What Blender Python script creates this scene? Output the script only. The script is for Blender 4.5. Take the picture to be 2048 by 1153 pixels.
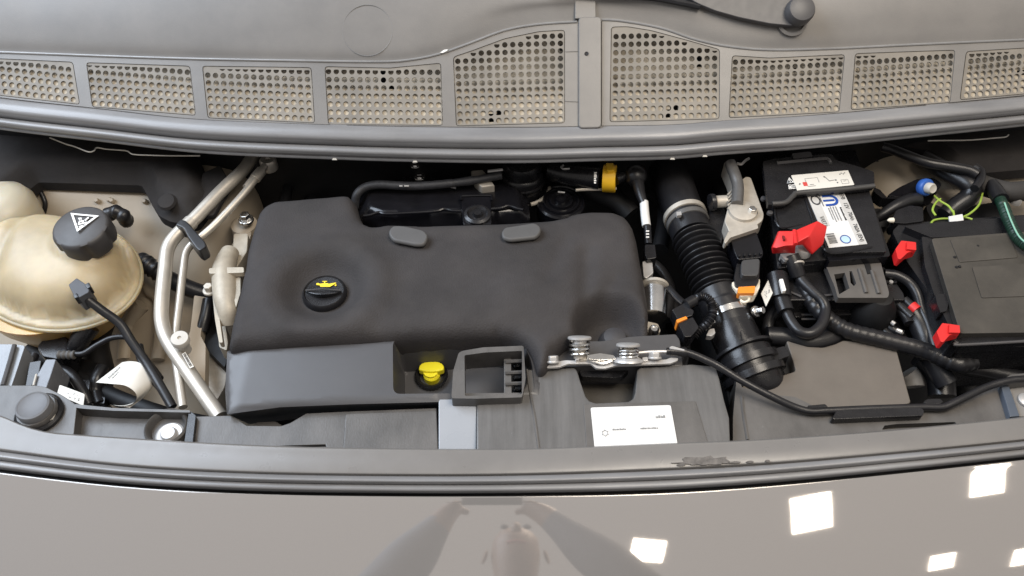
import bpy, bmesh, math, random
import numpy as np
from mathutils import Vector, Matrix
from mathutils.geometry import delaunay_2d_cdt
random.seed(4); np.random.seed(4)
for o in list(bpy.data.objects): bpy.data.objects.remove(o)
S = bpy.context.scene; COL = S.collection
R = math.radians

# ------------------------------------------------------------------ camera
PITCH, FPX, DIST = 50.0, 1607.0, 1.18
cp, sp = math.cos(R(PITCH)), math.sin(R(PITCH))
CAM = Vector((0, -DIST*cp, DIST*sp))
cd = bpy.data.cameras.new('camera'); cam = bpy.data.objects.new('camera', cd); COL.objects.link(cam)
cam.location = CAM; cam.rotation_euler = (R(90-PITCH), 0, 0)
cd.sensor_width = 36; cd.lens = 36*FPX/2048; cd.clip_start = 0.02; cd.clip_end = 100
S.camera = cam
S.render.resolution_x, S.render.resolution_y = 1024, 576
# ------------------------------------------------------------------ light
W = bpy.data.worlds.new('World'); S.world = W; W.use_nodes = True
bg = W.node_tree.nodes['Background']; bg.inputs[0].default_value = (0.83, 0.79, 0.76, 1); bg.inputs[1].default_value = 0.56
def area(name, loc, aim, sx, sy, power, col):
    l = bpy.data.lights.new(name, 'AREA'); l.shape = 'RECTANGLE'; l.size = sx; l.size_y = sy
    l.energy = power; l.color = col
    o = bpy.data.objects.new(name, l); COL.objects.link(o); o.location = loc
    d = Vector(aim)-Vector(loc); o.rotation_euler = d.to_track_quat('-Z', 'Y').to_euler()
    return o
WARM = (1, .90, .77)
for lx, ly, sx, sy, rz in ((.69, -1.77, .19, .14, -8), (1.56, -1.55, .21, .24, 12), (2.40, -1.30, .17, .32, 10), (2.34, -1.97, .13, .15, 12), (2.80, -1.97, .14, .16, 10)):
    o = area('ceiling_lamp', (lx, ly, 2.2), (lx, ly, 0), sx, sy, 1.3*sx*sy/.04, WARM); o.rotation_euler = (0, 0, R(rz))
area('ceiling_lamp', (.75, -.35, 2.3), (.25, 0, 0), 1.3, .9, 50, WARM)
area('skylight_window', (-1.95, .45, 2.0), (-.2, .0, 0), 2.3, 1.8, 135, (.74, .85, 1))
S.view_settings.view_transform = 'Standard'; S.view_settings.look = 'None'
S.view_settings.exposure = -0.1; S.view_settings.gamma = 1.0; S.view_settings.use_curve_mapping = False
S.render.engine = 'CYCLES'

# ------------------------------------------------------------------ pixel -> place
def ray(px, py):
    x, y = (px-1024)/FPX, (576.5-py)/FPX
    return Vector((x, cp + y*sp, -sp + y*cp))
def at(px, py, z=0.0):                       # point of the level plane at height z
    d = ray(px, py); t = (z-CAM.z)/d.z
    return CAM + d*t
def onp(px, py, p0, n, lift=0.0):            # point of a slanted plane
    d = ray(px, py); t = (p0+n*lift-CAM).dot(n)/d.dot(n)
    return CAM + d*t
def ppm(px, py, z): return FPX/((at(px, py, z)-CAM).dot(Vector((0, cp, -sp))))   # pixels per metre
def zf(ox, oy, s): return lambda *p: [(ox+p[i]/s, oy+p[i+1]/s) for i in range(0, len(p), 2)]
KA, KB, KC, KD = zf(0, 300, 3.657), zf(0, 580, 3.604), zf(440, 300, 3.657), zf(900, 300, 3.657)
KE, KF, KG, KH = zf(1400, 270, 3.16), zf(440, 580, 3.604), zf(900, 580, 3.604), zf(1400, 540, 3.16)
KP = zf(0, 0, 1)
def lin(tbl, x):
    return float(np.interp(x, [t[0] for t in tbl], [t[1] for t in tbl]))
def cub(tbl, x):                             # smooth table lookup
    xs = [t[0] for t in tbl]; ys = [t[1] for t in tbl]
    i = max(0, min(len(xs)-2, int(np.searchsorted(xs, x))-1)); h = xs[i+1]-xs[i]; t = (x-xs[i])/h
    def m(k):
        a, b = max(0, k-1), min(len(xs)-1, k+1); return (ys[b]-ys[a])/(xs[b]-xs[a])*h
    t2, t3 = t*t, t*t*t
    return (2*t3-3*t2+1)*ys[i]+(t3-2*t2+t)*m(i)+(-2*t3+3*t2)*ys[i+1]+(t3-t2)*m(i+1)

# ------------------------------------------------------------------ materials
MATS = {}
def mat(name, col, rough=.5, metal=0., var=.12, scale=25., bump=0., bscale=400., coat=0., spec=.5, dust=0., dustc=(.36, .31, .25), sss=0., rvar=.08, scratch=0., stretch=(1, 1, 1), wear=0., wearc=(.34, .335, .33), wscale=70.):
    if name in MATS: return MATS[name]
    m = bpy.data.materials.new(name); m.use_nodes = True; nt = m.node_tree; N = nt.nodes; L = nt.links
    b = N['Principled BSDF']; tc = N.new('ShaderNodeTexCoord'); mp = N.new('ShaderNodeMapping'); L.new(tc.outputs['Object'], mp.inputs[0])
    mp.inputs['Scale'].default_value = stretch
    n1 = N.new('ShaderNodeTexNoise'); n1.inputs['Scale'].default_value = scale; n1.inputs['Detail'].default_value = 7; n1.inputs['Roughness'].default_value = .62
    L.new(mp.outputs[0], n1.inputs['Vector'])
    mr = N.new('ShaderNodeMapRange'); mr.inputs[1].default_value = .3; mr.inputs[2].default_value = .7
    L.new(n1.outputs['Fac'], mr.inputs[0])
    mx = N.new('ShaderNodeMix'); mx.data_type = 'RGBA'
    mx.inputs[6].default_value = (*[max(0, c*(1-var)) for c in col], 1); mx.inputs[7].default_value = (*[min(1, c*(1+var)) for c in col], 1)
    L.new(mr.outputs[0], mx.inputs[0]); out = mx.outputs[2]
    rr = N.new('ShaderNodeMapRange'); rr.inputs[3].default_value = max(.02, rough-rvar); rr.inputs[4].default_value = min(1, rough+rvar)
    n2 = N.new('ShaderNodeTexNoise'); n2.inputs['Scale'].default_value = scale*2.7; n2.inputs['Detail'].default_value = 6; L.new(mp.outputs[0], n2.inputs['Vector'])
    L.new(n2.outputs['Fac'], rr.inputs[0]); L.new(rr.outputs[0], b.inputs['Roughness'])
    if dust > 0:
        g = N.new('ShaderNodeNewGeometry'); sx = N.new('ShaderNodeSeparateXYZ'); L.new(g.outputs['Normal'], sx.inputs[0])
        d1 = N.new('ShaderNodeMapRange'); d1.inputs[1].default_value = .1; d1.inputs[2].default_value = .95; L.new(sx.outputs['Z'], d1.inputs[0])
        n3 = N.new('ShaderNodeTexNoise'); n3.inputs['Scale'].default_value = 14; n3.inputs['Detail'].default_value = 9; n3.inputs['Roughness'].default_value = .7; L.new(tc.outputs['Object'], n3.inputs['Vector'])
        d2 = N.new('ShaderNodeMapRange'); d2.inputs[1].default_value = .35; d2.inputs[2].default_value = .75; d2.inputs[3].default_value = .35*dust; d2.inputs[4].default_value = dust; L.new(n3.outputs['Fac'], d2.inputs[0])
        mu = N.new('ShaderNodeMath'); mu.operation = 'MULTIPLY'; L.new(d1.outputs[0], mu.inputs[0]); L.new(d2.outputs[0], mu.inputs[1])
        m2 = N.new('ShaderNodeMix'); m2.data_type = 'RGBA'; m2.inputs[7].default_value = (*dustc, 1); L.new(mu.outputs[0], m2.inputs[0]); L.new(out, m2.inputs[6]); out = m2.outputs[2]
    if wear > 0:
        m3 = N.new('ShaderNodeMapping'); m3.inputs['Scale'].default_value = (1, .45, 1); m3.inputs['Rotation'].default_value = (0, 0, .3); L.new(tc.outputs['Object'], m3.inputs[0])
        n5 = N.new('ShaderNodeTexNoise'); n5.inputs['Scale'].default_value = wscale; n5.inputs['Detail'].default_value = 10; n5.inputs['Roughness'].default_value = .8; n5.inputs['Distortion'].default_value = .6; L.new(m3.outputs[0], n5.inputs['Vector'])
        w5 = N.new('ShaderNodeMapRange'); w5.inputs[1].default_value = .64; w5.inputs[2].default_value = .74; w5.inputs[4].default_value = wear; L.new(n5.outputs['Fac'], w5.inputs[0])
        m5 = N.new('ShaderNodeMix'); m5.data_type = 'RGBA'; m5.inputs[7].default_value = (*wearc, 1); L.new(w5.outputs[0], m5.inputs[0]); L.new(out, m5.inputs[6]); out = m5.outputs[2]
    L.new(out, b.inputs['Base Color'])
    b.inputs['Metallic'].default_value = metal; b.inputs['Specular IOR Level'].default_value = spec
    if coat: b.inputs['Coat Weight'].default_value = coat; b.inputs['Coat Roughness'].default_value = .03
    if sss:
        b.inputs['Subsurface Weight'].default_value = sss; b.inputs['Subsurface Radius'].default_value = (.03, .018, .008); b.inputs['Subsurface Scale'].default_value = .6
    if bump or scratch:
        bp = N.new('ShaderNodeBump'); bp.inputs['Strength'].default_value = bump or scratch; bp.inputs['Distance'].default_value = .001
        n4 = N.new('ShaderNodeTexNoise'); n4.inputs['Scale'].default_value = bscale; n4.inputs['Detail'].default_value = 3; L.new(mp.outputs[0], n4.inputs['Vector'])
        L.new(n4.outputs['Fac'], bp.inputs['Height']); L.new(bp.outputs[0], b.inputs['Normal'])
    MATS[name] = m; return m
FOAM = mat('foam_pad', (.028, .0250, .0255), .8, var=.30, scale=9, bump=.8, bscale=420, spec=.35, dust=.04, wear=.22, wearc=(.13, .12, .115), wscale=190)
DFOAM = mat('sound_foam', (.016, .0145, .015), .85, var=.2, scale=20, bump=.4, bscale=500, spec=.25, dust=.05)
SHROUD = mat('shroud_plastic', (.058, .057, .060), .38, var=.08, scale=6, bump=.08, bscale=1600, dust=.03)
SATIN = mat('satin_black_plastic', (.060, .058, .060), .42, var=.1, bump=.06, bscale=1500, dust=.04)
COWL = mat('grey_cowl_plastic', (.146, .139, .132), .40, var=.10, scale=7, bump=.14, bscale=700, wear=.10, wscale=110, dust=.25, dustc=(.30, .265, .225))
GRILL = mat('dusty_grille_plastic', (.15, .138, .122), .58, var=.2, scale=14, dust=.6, dustc=(.33, .285, .225))
TRAY = mat('dusty_tray_plastic', (.40, .35, .275), .75, var=.42, scale=16)
RUB = mat('seal_rubber', (.185, .184, .188), .34, var=.26, scale=20, bump=.15, bscale=600, stretch=(.18, 1, 1), dust=.12, wear=.25, wearc=(.05, .048, .046), wscale=40)
GLOSS = mat('gloss_black_plastic', (.006, .006, .008), .22, var=.3, bump=.03, dust=.01, spec=.45)
BLACK = mat('black_plastic', (.010, .010, .0118), .27, var=.3, bump=.16, bscale=600, dust=.02, spec=.45, rvar=.12)
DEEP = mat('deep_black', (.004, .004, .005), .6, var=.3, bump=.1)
HOSE = mat('black_rubber_hose', (.011, .011, .0128), .34, var=.3, bump=.16, bscale=500, dust=.02, spec=.42, rvar=.12)
GREYP = mat('worn_grey_plastic', (.068, .064, .061), .40, var=.35, scale=26, bump=.2, bscale=500, wear=.45, dust=.24, dustc=(.26, .24, .22), stretch=(1, .35, 1))
LID2 = mat('airbox_plastic', (.115, .099, .084), .48, var=.08, scale=7, bump=.1, bscale=900, dust=.1)
LIDM = mat('dusty_lid_plastic', (.034, .031, .027), .46, var=.25, scale=10, bump=.2, bscale=500, dust=.12, wear=.2, wearc=(.2, .19, .17))
BODY = mat('body_sheet_paint', (.37, .31, .235), .5, var=.08, scale=10, dust=.3, dustc=(.30, .25, .19), spec=.4)
CREAM = mat('translucent_tank_plastic', (.40, .315, .185), .42, var=.26, scale=9, sss=.6, dust=.3, dustc=(.42, .38, .31), stretch=(1, 1, .4), wear=.8, wearc=(.30, .19, .07), wscale=6)
AMBER = mat('amber_tank_plastic', (.48, .30, .10), .3, var=.15, scale=9, sss=.5)
CREAM2 = mat('cream_bottle_plastic', (.46, .41, .31), .4, var=.04, scale=7, sss=.5)
ALU = mat('pipe_aluminium', (.52, .48, .42), .44, metal=.65, var=.1, scale=40, rvar=.1, dust=.12, dustc=(.45, .4, .33))
CAST = mat('cast_aluminium', (.48, .44, .38), .55, metal=.4, var=.15, scale=60, bump=.35, bscale=350, dust=.15, dustc=(.45, .38, .3))
STEEL = mat('bright_steel', (.75, .74, .72), .22, metal=1., var=.1, scale=50)
ZINC = mat('zinc_plate', (.52, .505, .49), .42, metal=.5, var=.1, scale=50)
PAPER = mat('label_paper', (.64, .61, .55), .55, var=.03, scale=8)
WHITE = mat('white_label', (.66, .65, .63), .5, var=.015, scale=8)
INKG = mat('grey_print', (.12, .12, .12), .6); INKF = mat('faint_print', (.22, .22, .22), .6); INK = mat('black_print', (.03, .03, .035), .6); LGREY = mat('light_grey_print', (.50, .485, .46), .6)
BLUEI = mat('blue_print', (.01, .055, .28), .5); SKYI = mat('pale_blue_print', (.45, .62, .75), .5); REDI = mat('red_print', (.55, .06, .05), .5)
RED = mat('red_plastic', (.62, .016, .016), .45, var=.08, dust=.04); YEL = mat('yellow_plastic', (.80, .68, .02), .38, var=.06)
YEL2 = mat('amber_plastic', (.80, .46, .02), .42, var=.06); ORA = mat('orange_plastic', (.80, .24, .02), .45, var=.06)
CAPW = mat('grey_cap_plastic', (.50, .47, .42), .5); BLUEP = mat('blue_plastic', (.03, .11, .42), .4); GRN = mat('green_conduit', (.006, .030, .018), .45); GYW = mat('green_yellow_wire', (.30, .42, .06), .45)
IVORY = mat('ivory_plastic', (.76, .70, .58), .45); YPRINT = mat('yellow_print', (.85, .62, .02), .5); WPRINT = mat('white_print', (.78, .76, .72), .5)
PAINT = mat('grey_body_paint', (.455, .425, .40), .028, metal=.62, var=.03, scale=900, coat=.6, rvar=.015)

# ------------------------------------------------------------------ mesh tools
class M:
    def __init__(s): s.v = []; s.f = []
    def add(s, vf):
        o = len(s.v); s.v += [Vector(p) for p in vf[0]]; s.f += [tuple(i+o for i in f) for f in vf[1]]; return s
ORG = {}
def mk(name, m, material, parent=None, bevel=0., segs=2, ang=40, label=None, cat=None, group=None, kind=None, flat=False):
    if isinstance(m, tuple): m = M().add(m)
    vs = np.array([tuple(p) for p in m.v]); og = Vector((vs[:, 0].mean(), vs[:, 1].mean(), vs[:, 2].min()))
    me = bpy.data.meshes.new(name); me.from_pydata([tuple(Vector(p)-og) for p in vs], [], m.f)
    bm = bmesh.new(); bm.from_mesh(me); bmesh.ops.remove_doubles(bm, verts=bm.verts, dist=1e-6)
    bmesh.ops.recalc_face_normals(bm, faces=bm.faces)
    if bevel:
        es = [e for e in bm.edges if len(e.link_faces) == 2 and e.calc_face_angle(0) > R(32)]
        try: bmesh.ops.bevel(bm, geom=es, offset=bevel, segments=segs, profile=.5, affect='EDGES', clamp_overlap=True)
        except Exception: pass
    bm.to_mesh(me); bm.free()
    if not flat:
        me.polygons.foreach_set('use_smooth', [True]*len(me.polygons)); me.set_sharp_from_angle(angle=R(ang))
    me.materials.append(material)
    o = bpy.data.objects.new(name, me); COL.objects.link(o)
    if bevel:
        w = o.modifiers.new('normals', 'WEIGHTED_NORMAL'); w.keep_sharp = True
    ORG[o.name] = og
    if parent: o.parent = parent; o.location = og-ORG[parent.name]
    else: o.location = og
    tag(o, label, cat, group, kind); return o
def tag(o, label=None, cat=None, group=None, kind=None):
    for k, v in (('label', label), ('category', cat), ('group', group), ('kind', kind)):
        if v: o[k] = v
def thing(name, loc, label, cat, group=None, kind=None):
    o = bpy.data.objects.new(name, None); o.empty_display_size = .02; COL.objects.link(o); o.location = loc
    ORG[o.name] = Vector(loc); tag(o, label, cat, group, kind); return o

def cr(pts, steps=8, closed=False):          # Catmull-Rom through points
    P = [Vector(p) for p in pts]; n = len(P); out = []
    if n < 3: 
        return [P[0].lerp(P[1], i/steps) for i in range(steps+1)]
    rng = n if closed else n-1
    for i in range(rng):
        g = (lambda k: P[k % n]) if closed else (lambda k: P[max(0, min(n-1, k))])
        a, b, c, d = g(i-1), g(i), g(i+1), g(i+2)
        for s in range(steps):
            t = s/steps
            out.append(.5*((2*b)+(c-a)*t+(2*a-5*b+4*c-d)*t*t+(3*b-a-3*c+d)*t**3))
    if not closed: out.append(P[-1])
    return out
def tube(pts, r, n=12, steps=8, cap=True, smooth=True):
    P = cr(pts, steps) if smooth else [Vector(p) for p in pts]
    S_ = [0.]
    for a, b in zip(P, P[1:]): S_.append(S_[-1]+(b-a).length)
    v, f = [], []; T0 = (P[1]-P[0]).normalized(); N = T0.orthogonal().normalized()
    for i, p in enumerate(P):
        T = (P[min(i+1, len(P)-1)]-P[max(i-1, 0)]).normalized(); N = (N-T*N.dot(T)).normalized(); B = T.cross(N)
        rr = r(S_[i]/S_[-1]) if callable(r) else r
        for k in range(n):
            a = 2*math.pi*k/n; v.append(p+(N*math.cos(a)+B*math.sin(a))*rr)
    for i in range(len(P)-1):
        for k in range(n): f.append((i*n+k, i*n+(k+1) % n, (i+1)*n+(k+1) % n, (i+1)*n+k))
    if cap: f.append(tuple(range(n-1, -1, -1))); f.append(tuple((len(P)-1)*n+k for k in range(n)))
    return v, f
def ptube(px, z, r, **k):                    # tube through picture points at heights z
    zs = z if isinstance(z, (list, tuple)) else [z]*len(px)
    return tube([at(p[0], p[1], q) for p, q in zip(px, zs)], r, **k)
def lathe(c, prof, axis=(0, 0, 1), n=32, rm=None):
    A = Vector(axis).normalized(); X = A.orthogonal().normalized()
    if abs(A.z) > .9: X = (Vector((1, 0, 0))-A*A.x).normalized()
    Y = A.cross(X); v, f = [], []
    for (r, h) in prof:
        for k in range(n):
            a = 2*math.pi*k/n; q = r*(rm(a, r, h) if rm else 1)
            v.append(Vector(c)+A*h+(X*math.cos(a)+Y*math.sin(a))*q)
    for i in range(len(prof)-1):
        for k in range(n): f.append((i*n+k, i*n+(k+1) % n, (i+1)*n+(k+1) % n, (i+1)*n+k))
    f.append(tuple(range(n-1, -1, -1))); f.append(tuple((len(prof)-1)*n+k for k in range(n)))
    return v, f
def rnd(px, r, n=4):                         # round the corners of a picture polygon
    out = []; k = len(px)
    for i in range(k):
        a, b, c = Vector(px[i-1]), Vector(px[i]), Vector(px[(i+1) % k])
        u, w = a-b, c-b; q = min(r, u.length*.45, w.length*.45)
        p0, p1 = b+u.normalized()*q, b+w.normalized()*q
        for j in range(n+1):
            t = j/n; out.append(tuple(p0*(1-t)**2+b*2*t*(1-t)+p1*t*t))
    return out
def inside(p, poly):
    x, y = p; c = False; n = len(poly); j = n-1
    for i in range(n):
        xi, yi = poly[i][0], poly[i][1]; xj, yj = poly[j][0], poly[j][1]
        if (yi > y) != (yj > y) and x < (xj-xi)*(y-yi)/(yj-yi)+xi: c = not c
        j = i
    return c
def cdt(outer, holes=(), pts=()):            # triangles of a 2D outline with holes
    V, E = [], []
    for lp in [outer, *holes]:
        o = len(V); V += [Vector((p[0], p[1])) for p in lp]; E += [(o+i, o+(i+1) % len(lp)) for i in range(len(lp))]
    V += [Vector((p[0], p[1])) for p in pts]
    r = delaunay_2d_cdt(V, E, [], 0, 1e-7)
    vs = r[0]; tri = []
    for f in r[2]:
        c = sum((vs[i] for i in f), Vector((0, 0)))/len(f)
        if inside(c, outer) and not any(inside(c, h) for h in holes): tri.append(tuple(f))
    return vs, tri, r[3]
def slab(loops, down, mapper=None):
    """loops: world outlines (first outer, rest holes), all points; extruded by vector down (or per point)"""
    outer = loops[0]; n = len(outer); dn = Vector(down); v, f = [], []
    if len(loops) == 1:
        v = list(outer)+[p+dn for p in outer]
        f.append(tuple(range(n))); f.append(tuple(range(2*n-1, n-1, -1)))
        f += [(i, i+n, (i+1) % n+n, (i+1) % n) for i in range(n)]
        return v, f
    P2 = [[(p.x, p.y) for p in lp] for lp in loops]
    vs, tri, _ = cdt(P2[0], P2[1:])
    o0 = outer[0]; nrm = Vector((0, 0, 0))
    for i in range(1, n-1): nrm += (outer[i]-o0).cross(outer[i+1]-o0)
    nrm.normalize()
    zz = lambda p: o0.z-(nrm.x*(p.x-o0.x)+nrm.y*(p.y-o0.y))/nrm.z
    v = [Vector((p.x, p.y, zz(p))) for p in vs]; k = len(v); v += [p+dn for p in v]
    f += tri; f += [tuple(i+k for i in reversed(t)) for t in tri]
    cnt = {}
    for t in tri:
        for i in range(3):
            e = (t[i], t[(i+1) % 3]); cnt[tuple(sorted(e))] = cnt.get(tuple(sorted(e)), [])+[e]
    for es in cnt.values():
        if len(es) == 1: a, b = es[0]; f.append((a, a+k, b+k, b))
    return v, f
def prism(px, z, depth, holes=(), r=0, down=None):   # outline seen in the picture, at height z, of real thickness
    def L(q, w): 
        if r and not callable(z): q = rnd(q, r)
        zs = z if not isinstance(z, (list, tuple)) else None
        return [at(p[0], p[1], (z(p) if callable(z) else z)) for p in q]
    return slab([L(px, 0)]+[L(h, 0) for h in holes], down or (0, 0, -depth))
def sheet(rows, su=6, sv=6):                 # smooth surface through a grid of points
    g = [cr(rw, su) for rw in rows]; cols = [cr([g[i][j] for i in range(len(g))], sv) for j in range(len(g[0]))]
    nu, nv = len(cols), len(cols[0]); v = [p for c in cols for p in c]
    f = [(i*nv+j, i*nv+j+1, (i+1)*nv+j+1, (i+1)*nv+j) for i in range(nu-1) for j in range(nv-1)]
    return v, f
def psheet(rows, su=6, sv=6): return sheet([[at(*p) for p in rw] for rw in rows], su, sv)
def thick(vf, dn):                           # give an open sheet a back and rim
    v, f = vf; k = len(v); d = Vector(dn); V = list(v)+[Vector(p)+d for p in v]; F = list(f)+[tuple(i+k for i in reversed(q)) for q in f]; c = {}
    for q in f:
        for i in range(len(q)):
            e = (q[i], q[(i+1) % len(q)]); c.setdefault(tuple(sorted(e)), []).append(e)
    for es in c.values():
        if len(es) == 1: a, b = es[0]; F.append((a, a+k, b+k, b))
    return V, F
def box(c, sx, sy, sz, rz=0., rx=0., ry=0.):
    m = Matrix.Rotation(rz, 3, 'Z') @ Matrix.Rotation(rx, 3, 'X') @ Matrix.Rotation(ry, 3, 'Y')
    v = [Vector(c)+m @ Vector((x*sx/2, y*sy/2, q*sz/2)) for x in (-1, 1) for y in (-1, 1) for q in (-1, 1)]
    return v, [(0, 1, 3, 2), (4, 6, 7, 5), (0, 4, 5, 1), (2, 3, 7, 6), (0, 2, 6, 4), (1, 5, 7, 3)]
def bolt(c, r, h, axis=(0, 0, 1), flange=1.5):
    m = M().add(lathe(c, [(r*flange, 0), (r*flange, h*.25), (r*flange*.9, h*.33)], axis, 20))
    m.add(lathe(Vector(c)+Vector(axis).normalized()*h*.3, [(r, 0), (r, h*.6), (r*.88, h*.7)], axis, 6)); return m
def relief(outline, res, zf_, skirt, loops=(), holes=(), under=0.):
    """height field over an outline (world xy), dense inside, with a skirt down to height skirt"""
    O = np.array([(p[0], p[1]) for p in outline]); A_ = O; B_ = np.roll(O, -1, 0)
    def dist(q):
        q = np.asarray(q)[:, None, :]; ab = (B_-A_)[None]; t = np.clip(((q-A_[None])*ab).sum(2)/np.maximum((ab**2).sum(2), 1e-12), 0, 1)
        return np.sqrt((((A_[None]+ab*t[..., None])-q)**2).sum(2)).min(1)
    x0, y0 = O.min(0); x1, y1 = O.max(0)
    gx, gy = np.meshgrid(np.arange(x0, x1, res), np.arange(y0, y1, res)); gx[1::2] += res/2
    G = np.stack([gx.ravel(), gy.ravel()], 1); ol = [tuple(p) for p in O]
    G = G[[inside(p, ol) for p in G]]; G = G[dist(G) > res*.5]
    for lp in loops:
        lq = np.array(lp); G = G[np.sqrt(((G[:, None]-lq[None])**2).sum(2)).min(1) > res*.62]
    vs, tri, _ = cdt(ol, holes, [p for lp in loops for p in lp]+[tuple(p) for p in G])
    P = np.array([(p.x, p.y) for p in vs]); D = dist(P)
    v = [Vector((p[0], p[1], zf_(p[0], p[1], d))) for p, d in zip(P, D)]; k = len(v); f = [tuple(t) for t in tri]
    c = {}
    for t in tri:
        for i in range(3): e = (t[i], t[(i+1) % 3]); c.setdefault(tuple(sorted(e)), []).append(e)
    bd = {}
    for es in c.values():
        if len(es) == 1:
            a, b = es[0]
            for q in (a, b):
                if q not in bd: bd[q] = len(v); v.append(Vector((v[q].x, v[q].y+under, skirt)))
            f.append((a, bd[a], bd[b], b))
    return v, f
def sstep(a, b, x):
    t = max(0., min(1., (x-a)/(b-a))); return t*t*(3-2*t)
class Quad:                                  # a flat label: u to the right, v downwards
    def __init__(s, tl, tr, br, bl): s.c = [Vector(p) for p in (tl, tr, br, bl)]; s.n = (s.c[1]-s.c[0]).cross(s.c[3]-s.c[0]).normalized(); s.n = s.n if s.n.z > 0 else -s.n
    def p(s, u, v, h=0.): return s.c[0]*(1-u)*(1-v)+s.c[1]*u*(1-v)+s.c[2]*u*v+s.c[3]*(1-u)*v+s.n*h
    def poly(s, uv, h=.0006, t=.0004): return slab([[s.p(u, v, h) for u, v in uv]], -s.n*t)
    def rect(s, u0, v0, u1, v1, h=.0006): return s.poly([(u0, v0), (u1, v0), (u1, v1), (u0, v1)], h)
    def ring(s, cu, cv, ru, rv, w, h=.0006, a0=0., a1=360., n=28):
        a = [R(a0+(a1-a0)*i/n) for i in range(n+1)]
        if a1-a0 >= 360:
            m = M()
            for t0, t1 in zip(a, a[1:]): m.add(s.poly([(cu+k*ru*math.cos(t), cv+k*rv*math.sin(t)) for k, t in ((1, t0), (1, t1), (1-w, t1), (1-w, t0))], h))
            return m.v, m.f
        return s.poly([(cu+ru*math.cos(t), cv+rv*math.sin(t)) for t in a]+[(cu+ru*(1-w)*math.cos(t), cv+rv*(1-w)*math.sin(t)) for t in reversed(a)], h)
def text(q, s, u, v, height, width, du=(1, 0), dv=(0, -1), h=.0006, bold=0.):
    """lettering on a Quad; du/dv: directions of reading and of letter tops in (u,v)"""
    cu = bpy.data.curves.new('t', 'FONT'); cu.body = s; cu.offset = bold; ob = bpy.data.objects.new('t', cu); COL.objects.link(ob)
    dg = bpy.context.evaluated_depsgraph_get(); me = bpy.data.meshes.new_from_object(ob.evaluated_get(dg))
    xs = [w.co.x for w in me.vertices]; x0, x1 = min(xs), max(xs); ys = [w.co.y for w in me.vertices]; y0, y1 = min(ys), max(ys)
    V = []
    for w in me.vertices:
        a, b = (w.co.x-x0)/(x1-x0)*width, (w.co.y-y0)/(y1-y0)*height
        V.append(q.p(u+du[0]*a+dv[0]*b, v+du[1]*a+dv[1]*b, h))
    F = [tuple(p.vertices) for p in me.polygons]
    bpy.data.objects.remove(ob); bpy.data.meshes.remove(me); return V, F

def marks(q, u, v, height, width, du=(1, 0), dv=(0, -1), h=.0006, n=9, seed=1):
    """print too small to read: a row of short strokes"""
    r_ = random.Random(seed); m = M(); x = 0.
    while x < width:
        w = width/n*r_.uniform(.35, .8); hh = height*r_.uniform(.6, 1.)
        m.add(q.poly([(u+du[0]*a+dv[0]*b, v+du[1]*a+dv[1]*b) for a, b in ((x, 0), (x+w, 0), (x+w, hh), (x, hh))], h)); x += w+width/n*r_.uniform(.15, .4)
    return m

# ================================================================== body around the bay
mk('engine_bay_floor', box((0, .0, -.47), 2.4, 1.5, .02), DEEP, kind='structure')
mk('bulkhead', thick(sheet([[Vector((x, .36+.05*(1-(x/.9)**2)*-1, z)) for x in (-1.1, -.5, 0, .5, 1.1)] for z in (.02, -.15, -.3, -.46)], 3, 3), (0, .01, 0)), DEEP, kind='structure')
# left inner wing: pressed sheet, falling from the bulkhead towards the front
wl = [[(-160, 290, -.03), (60, 300, -.035), (200, 305, -.04), (330, 305, -.045), (470, 300, -.05), (560, 300, -.12)],
      [(-160, 360, -.05), (60, 365, -.055), (200, 370, -.06), (330, 375, -.065), (480, 372, -.075), (545, 370, -.16)],
      [(-160, 430, -.09), (60, 430, -.095), (200, 432, -.09), (330, 440, -.09), (470, 445, -.095), (540, 445, -.2)],
      [(-160, 520, -.17), (60, 510, -.16), (220, 505, -.14), (330, 510, -.13), (440, 515, -.14), (540, 515, -.24)],
      [(-160, 610, -.24), (60, 600, -.22), (220, 590, -.19), (310, 600, -.17), (420, 610, -.2), (540, 610, -.28)],
      [(-160, 720, -.3), (60, 720, -.27), (200, 700, -.23), (290, 700, -.2), (380, 720, -.21), (540, 720, -.3)],
      [(-160, 900, -.36), (60, 900, -.34), (200, 880, -.3), (290, 880, -.26), (380, 890, -.25), (540, 900, -.33)]]
w = thing('inner_wing', at(250, 600, -.3), 'tan painted pressed steel inner wing beside the coolant tank on the left', 'body panel')
mk('panel', thick(psheet(wl, 7, 7), (0, 0, -.003)), BODY, w)
for x, y, z in ((193, 361, -.05), (221, 395, -.07), (196, 397, -.07), (226, 397, -.07), (291, 398, -.07), (165, 362, -.05)):
    p = at(x, y, z); mk('stud', lathe(p+Vector((0, 0, -.012)), [(.0045, 0), (.0045, .014), (.003, .017)], (0, -.5, 1), 14), BODY, w)
mk('rib', ptube([(285, 548), (300, 580), (318, 600), (322, 650), (316, 720)], [-.15, -.16, -.165, -.17, -.19], .011), BODY, w)
mk('rib', ptube([(285, 610), (262, 640), (255, 660), (250, 720)], [-.17, -.19, -.2, -.22], .013), BODY, w)
mk('gusset', prism(KB(1400, 40, 1490, 55, 1445, 330, 1482, 400, 1478, 660, 1420, 640, 1335, 410, 1372, 290), -.10, .02, r=3), BODY, w, .002)
mk('gusset', prism(KA(1690, 700, 1800, 560, 1840, 600, 1790, 830, 1690, 900, 1600, 880), -.075, .02, r=4), BODY, w, .003)
b = at(493, 442, -.06); mk('bolt', bolt(b, .0085, .016), STEEL, w, .0008)
b = at(488, 449, -.075); mk('boss', lathe(b, [(.024, -.02), (.022, 0), (.016, .004)], n=24), BODY, w)
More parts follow.
